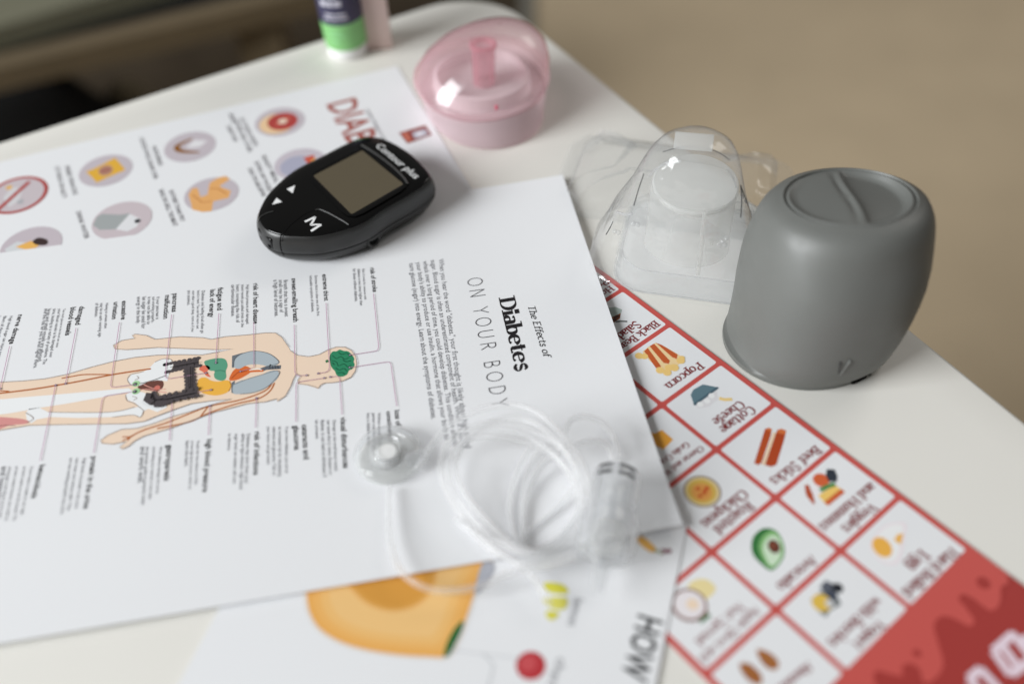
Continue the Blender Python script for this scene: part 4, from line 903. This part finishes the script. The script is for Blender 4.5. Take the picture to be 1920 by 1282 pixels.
# second, crushed pack behind it
b2 = empty('blister_pack', (.0860, .3890, 0)); tag(b2, 'flattened clear plastic pack lying behind the tall domed one', 'blister pack')
rnd = random.Random(11)
def crush(z, hx, hy, dx, dy, amp, r=.012):
    q = rrect(dx, dy, hx, hy, z, -.30, r, 10)
    for i, v in enumerate(q):
        a = i/len(q)*6.283
        v.x += amp*(math.sin(3*a+1)+.6*math.sin(5*a+2)); v.y += amp*(math.sin(4*a)+.5*math.sin(7*a+1)); v.z += .5*amp*(1+math.sin(3*a+.5)) if z > .002 else 0
    return q
loft('flange', [crush(.0006, .058, .034, .0, 0, .0006), crush(.0014, .058, .034, .0, 0, .0006), crush(.0018, .050, .028, 0, 0, .0006)], M['clearb'], b2, cap0=False, cap1=False, smooth=30)
loft('bubble', [crush(.0018, .050, .028, 0, 0, .0008), crush(.006, .0485, .0265, .0, 0, .0016, .006), crush(.010, .045, .023, .0, .001, .0022, .006), crush(.0125, .038, .018, .0, .001, .0028, .005), crush(.013, .026, .010, 0, .001, .003, .004)], M['clearb'], b2, cap0=False, cap1=True, smooth=16)

# ---------------------------------------------------------------- tubing set
tb_ = empty('infusion_tubing', at(950, 900, ZP)); tag(tb_, 'coil of clear plastic tubing with a round disc and connector on the papers', 'tubing')
z5 = T(2.203, 600, 700)
def path(pts, n=8): return [Vector(p)-tb_.location for p in crom([at(*z5(x, y), z) for x, y, z in pts], n, False)]
TR = .00115
runs = [
    [(287, 470, .005), (285, 600, .006), (292, 700, .007), (325, 800, .008), (385, 860, .008), (470, 893, .008), (580, 893, .008), (680, 870, .008), (770, 830, .009), (860, 800, .010), (960, 790, .012), (1060, 760, .014)],
    [(395, 395, .005), (430, 350, .008), (480, 270, .012), (560, 195, .017), (680, 142, .022), (800, 130, .025), (900, 165, .026), (990, 245, .026), (1065, 345, .025), (1108, 450, .022), (1118, 560, .018), (1090, 680, .013), (1010, 760, .010), (900, 790, .008), (780, 760, .008), (680, 690, .009), (590, 590, .012), (530, 490, .014), (500, 400, .017), (520, 300, .020), (590, 235, .022), (700, 205, .024), (820, 218, .024), (940, 270, .024), (1030, 340, .023), (1080, 440, .02), (1095, 560, .016), (1060, 680, .011), (960, 760, .008), (840, 750, .008), (720, 680, .007)],
    [(720, 680, .006), (640, 610, .006), (560, 500, .007), (530, 400, .008), (560, 310, .009), (650, 262, .010), (780, 268, .011), (900, 300, .011), (1000, 370, .010), (1062, 470, .009), (1060, 590, .007), (990, 690, .006), (880, 730, .005), (820, 690, .004), (786, 600, .004), (788, 490, .004), (830, 370, .005), (880, 290, .007)],
    [(840, 720, .005), (838, 620, .004), (850, 500, .005), (905, 395, .007), (985, 315, .012), (1010, 240, .017), (1040, 190, .018), (1100, 178, .018), (1170, 205, .016), (1215, 270, .013), (1232, 350, .012)],
    [(620, 640, .005), (700, 720, .006), (790, 770, .007), (870, 830, .008), (920, 900, .008), (950, 960, .006)],
    [(1020, 320, .012), (1070, 290, .012), (1130, 278, .011), (1190, 300, .009), (1210, 370, .006)],
    [(560, 600, .004), (640, 660, .005), (760, 700, .006), (860, 745, .007)],
    [(880, 740, .004), (970, 690, .004), (1040, 610, .004), (1085, 520, .005)],
    [(560, 350, .015), (600, 280, .019), (700, 232, .022), (830, 245, .023), (950, 320, .022), (1040, 430, .02), (1075, 550, .016), (1040, 670, .012), (950, 735, .010), (840, 728, .009), (730, 650, .010), (630, 540, .012), (570, 440, .014), (560, 350, .016), (610, 260, .02), (740, 190, .024), (870, 200, .026), (985, 285, .027), (1055, 400, .024), (1090, 520, .019), (1070, 640, .014)],
    [(930, 300, .008), (870, 380, .005), (842, 480, .004), (835, 580, .004), (850, 680, .004)],
    [(1085, 420, .010), (1030, 500, .006), (960, 575, .004), (880, 640, .004), (830, 700, .004)],
]
for r_ in runs: sweep('tube', [path(r_)], TR, M['tube'], tb_, 12)
# round cannula disc
dc = at(*z5(283, 348), ZP+.001)-tb_.location
lathe('site_disc', [(.0126, 0), (.0132, .001), (.0132, .0038), (.0122, .0052), (.0100, .0056), (.0086, .0050), (.0082, .0030), (.0072, .0024), (.0068, .0060), (.0058, .0068), (.0048, .0060), (.0046, .0015)], M['hard'], tb_, dc, (0, 0, 1), 48, smooth=60)
lathe('disc_core', [(.0001, .0004), (.0046, .0004), (.0046, .0036), (.0036, .0046), (.0001, .0048)], M['white'], tb_, dc, (0, 0, 1), 32)
lathe('disc_pad', [(.0001, -.0005), (.0124, -.0005), (.0124, .0), (.0001, .0)], M['milky'], tb_, dc, (0, 0, 1), 40)
a, b_ = at(*z5(360, 360), ZP+.004)-tb_.location, at(*z5(440, 330), ZP+.006)-tb_.location
sweep('disc_nozzle', [[a, a.lerp(b_, .5), b_]], .0026, M['hard'], tb_, 14)
# reservoir connector
c0 = at(*z5(1232, 415), ZP+.011)-tb_.location; c1 = at(*z5(1168, 770), ZP+.0105)-tb_.location
ax = (c1-c0).normalized(); Lc = (c1-c0).length
lathe('barrel', [(.0001, 0), (.0078, 0), (.0088, .0008), (.0090, .004), (.0090, Lc*.52), (.0086, Lc*.54)], M['hard'], tb_, c0, ax, 40)
lathe('barrel_inner', [(.0066, .001), (.0066, Lc*.5), (.004, Lc*.55)], M['clearp'], tb_, c0, ax, 32)
lathe('collar', [(.0086, Lc*.50), (.0100, Lc*.53), (.0104, Lc*.60), (.0104, Lc*.86), (.0094, Lc*.93), (.0060, Lc*.97), (.0030, Lc*1.04), (.0026, Lc*1.2), (.0022, Lc*1.34)], M['hard'], tb_, c0, ax, 40)
lathe('collar_core', [(.0001, Lc*.60), (.0060, Lc*.62), (.0064, Lc*.84), (.0030, Lc*.92), (.0001, Lc*.93)], M['milky'], tb_, c0, ax, 28)
for i in range(10):
    a = 2*math.pi*i/10
    qx = Vector((0, 0, 1)).rotation_difference(ax)
    u1 = qx @ Vector((math.cos(a), math.sin(a), 0))
    sweep('collar_rib', [[c0+u1*.0104+ax*(Lc*.60), c0+u1*.0104+ax*(Lc*.86)]], .0006, M['hard'], tb_, 6)
def dash(a0, a1, s0, s1):
    q_ = Vector((0, 0, 1)).rotation_difference(ax); V, Fc = [], []
    n = 8
    for i in range(n+1):
        a = a0+(a1-a0)*i/n; u1 = q_ @ Vector((math.cos(a), math.sin(a), 0))
        V += [c0+u1*.00912+ax*s0, c0+u1*.00912+ax*s1]
    for i in range(n): Fc.append((2*i, 2*i+1, 2*i+3, 2*i+2))
    return mesh('dash_mark', V, Fc, M['dash'], tb_)
q_ = Vector((0, 0, 1)).rotation_difference(ax); inv = q_.inverted()
upl = inv @ (CAM-(c0+tb_.location)).normalized(); ua = math.atan2(upl.y, upl.x)
for s0 in (.0012, .0042):
    for a0, a1 in ((-.95, -.28), (.0, .75)): dash(ua-a1, ua-a0, s0, s0+.0014)

# ---------------------------------------------------------------- bottle and carton at the back
bo = at(653, 102, 0); br = .0130
bt = empty('small_bottle', (bo.x, bo.y+.004, 0)); tag(bt, 'small bottle with green and navy label standing on its white cap', 'bottle')
TL = (.0, .05, 1)
lathe('cap', [(.0001, 0), (.0118, 0), (.0124, .0008), (.0124, .0060), (.0118, .0068)], M['white'], bt, (0, 0, 0), (-.03, 0, 1), 40)
lathe('green_band', [(.0118, .0064), (.0128, .0074), (.0131, .0240)], M['green'], bt, (0, 0, 0), (-.03, 0, 1), 40)
lathe('navy_band', [(.0131, .0240), (.0133, .0750), (.0118, .0790), (.0001, .0800)], M['navy'], bt, (0, 0, 0), (-.03, 0, 1), 40)
def wrap(name, rows, r, mt):
    V, Fc = [], []
    for z, a0, a1, h in rows:
        n = 8; b0 = len(V)
        for i in range(n+1):
            a = math.radians(a0+(a1-a0)*i/n); V += [(r*math.cos(a)-.03*z, r*math.sin(a), z), (r*math.cos(a)-.03*z, r*math.sin(a), z+h)]
        for i in range(n): Fc.append((b0+2*i, b0+2*i+2, b0+2*i+3, b0+2*i+1))
    return mesh(name, V, Fc, mt, bt)
wrap('label_print', [(.0275, 232, 252, .0014), (.0275, 255, 268, .0014), (.0275, 271, 296, .0014), (.0302, 236, 262, .0014), (.0302, 265, 292, .0014), (.0360, 228, 247, .0034), (.0360, 250, 262, .0034), (.0360, 265, 285, .0034), (.0410, 230, 250, .003), (.0410, 254, 276, .003)], .01345, mat('lilac_print', (.55, .54, .62), .5))
wrap('band_print', [(.0125, 240, 262, .0016), (.0165, 236, 280, .0012), (.0190, 238, 270, .0012)], .0132, mat('pale_green_print', (.30, .66, .30), .5))
cq = at(712, 94, 0)
ct = empty('carton', (cq.x, cq.y+.006, 0), .1); tag(ct, 'slim pale pink carton standing behind the small bottle', 'carton')
box('carton_body', -.0075, .0075, -.006, .006, 0, .085, M['carton'], ct, .0004)
box('carton_flap', -.0070, .0070, -.0054, .0054, .0849, .0856, M['carton'], ct, .0002)
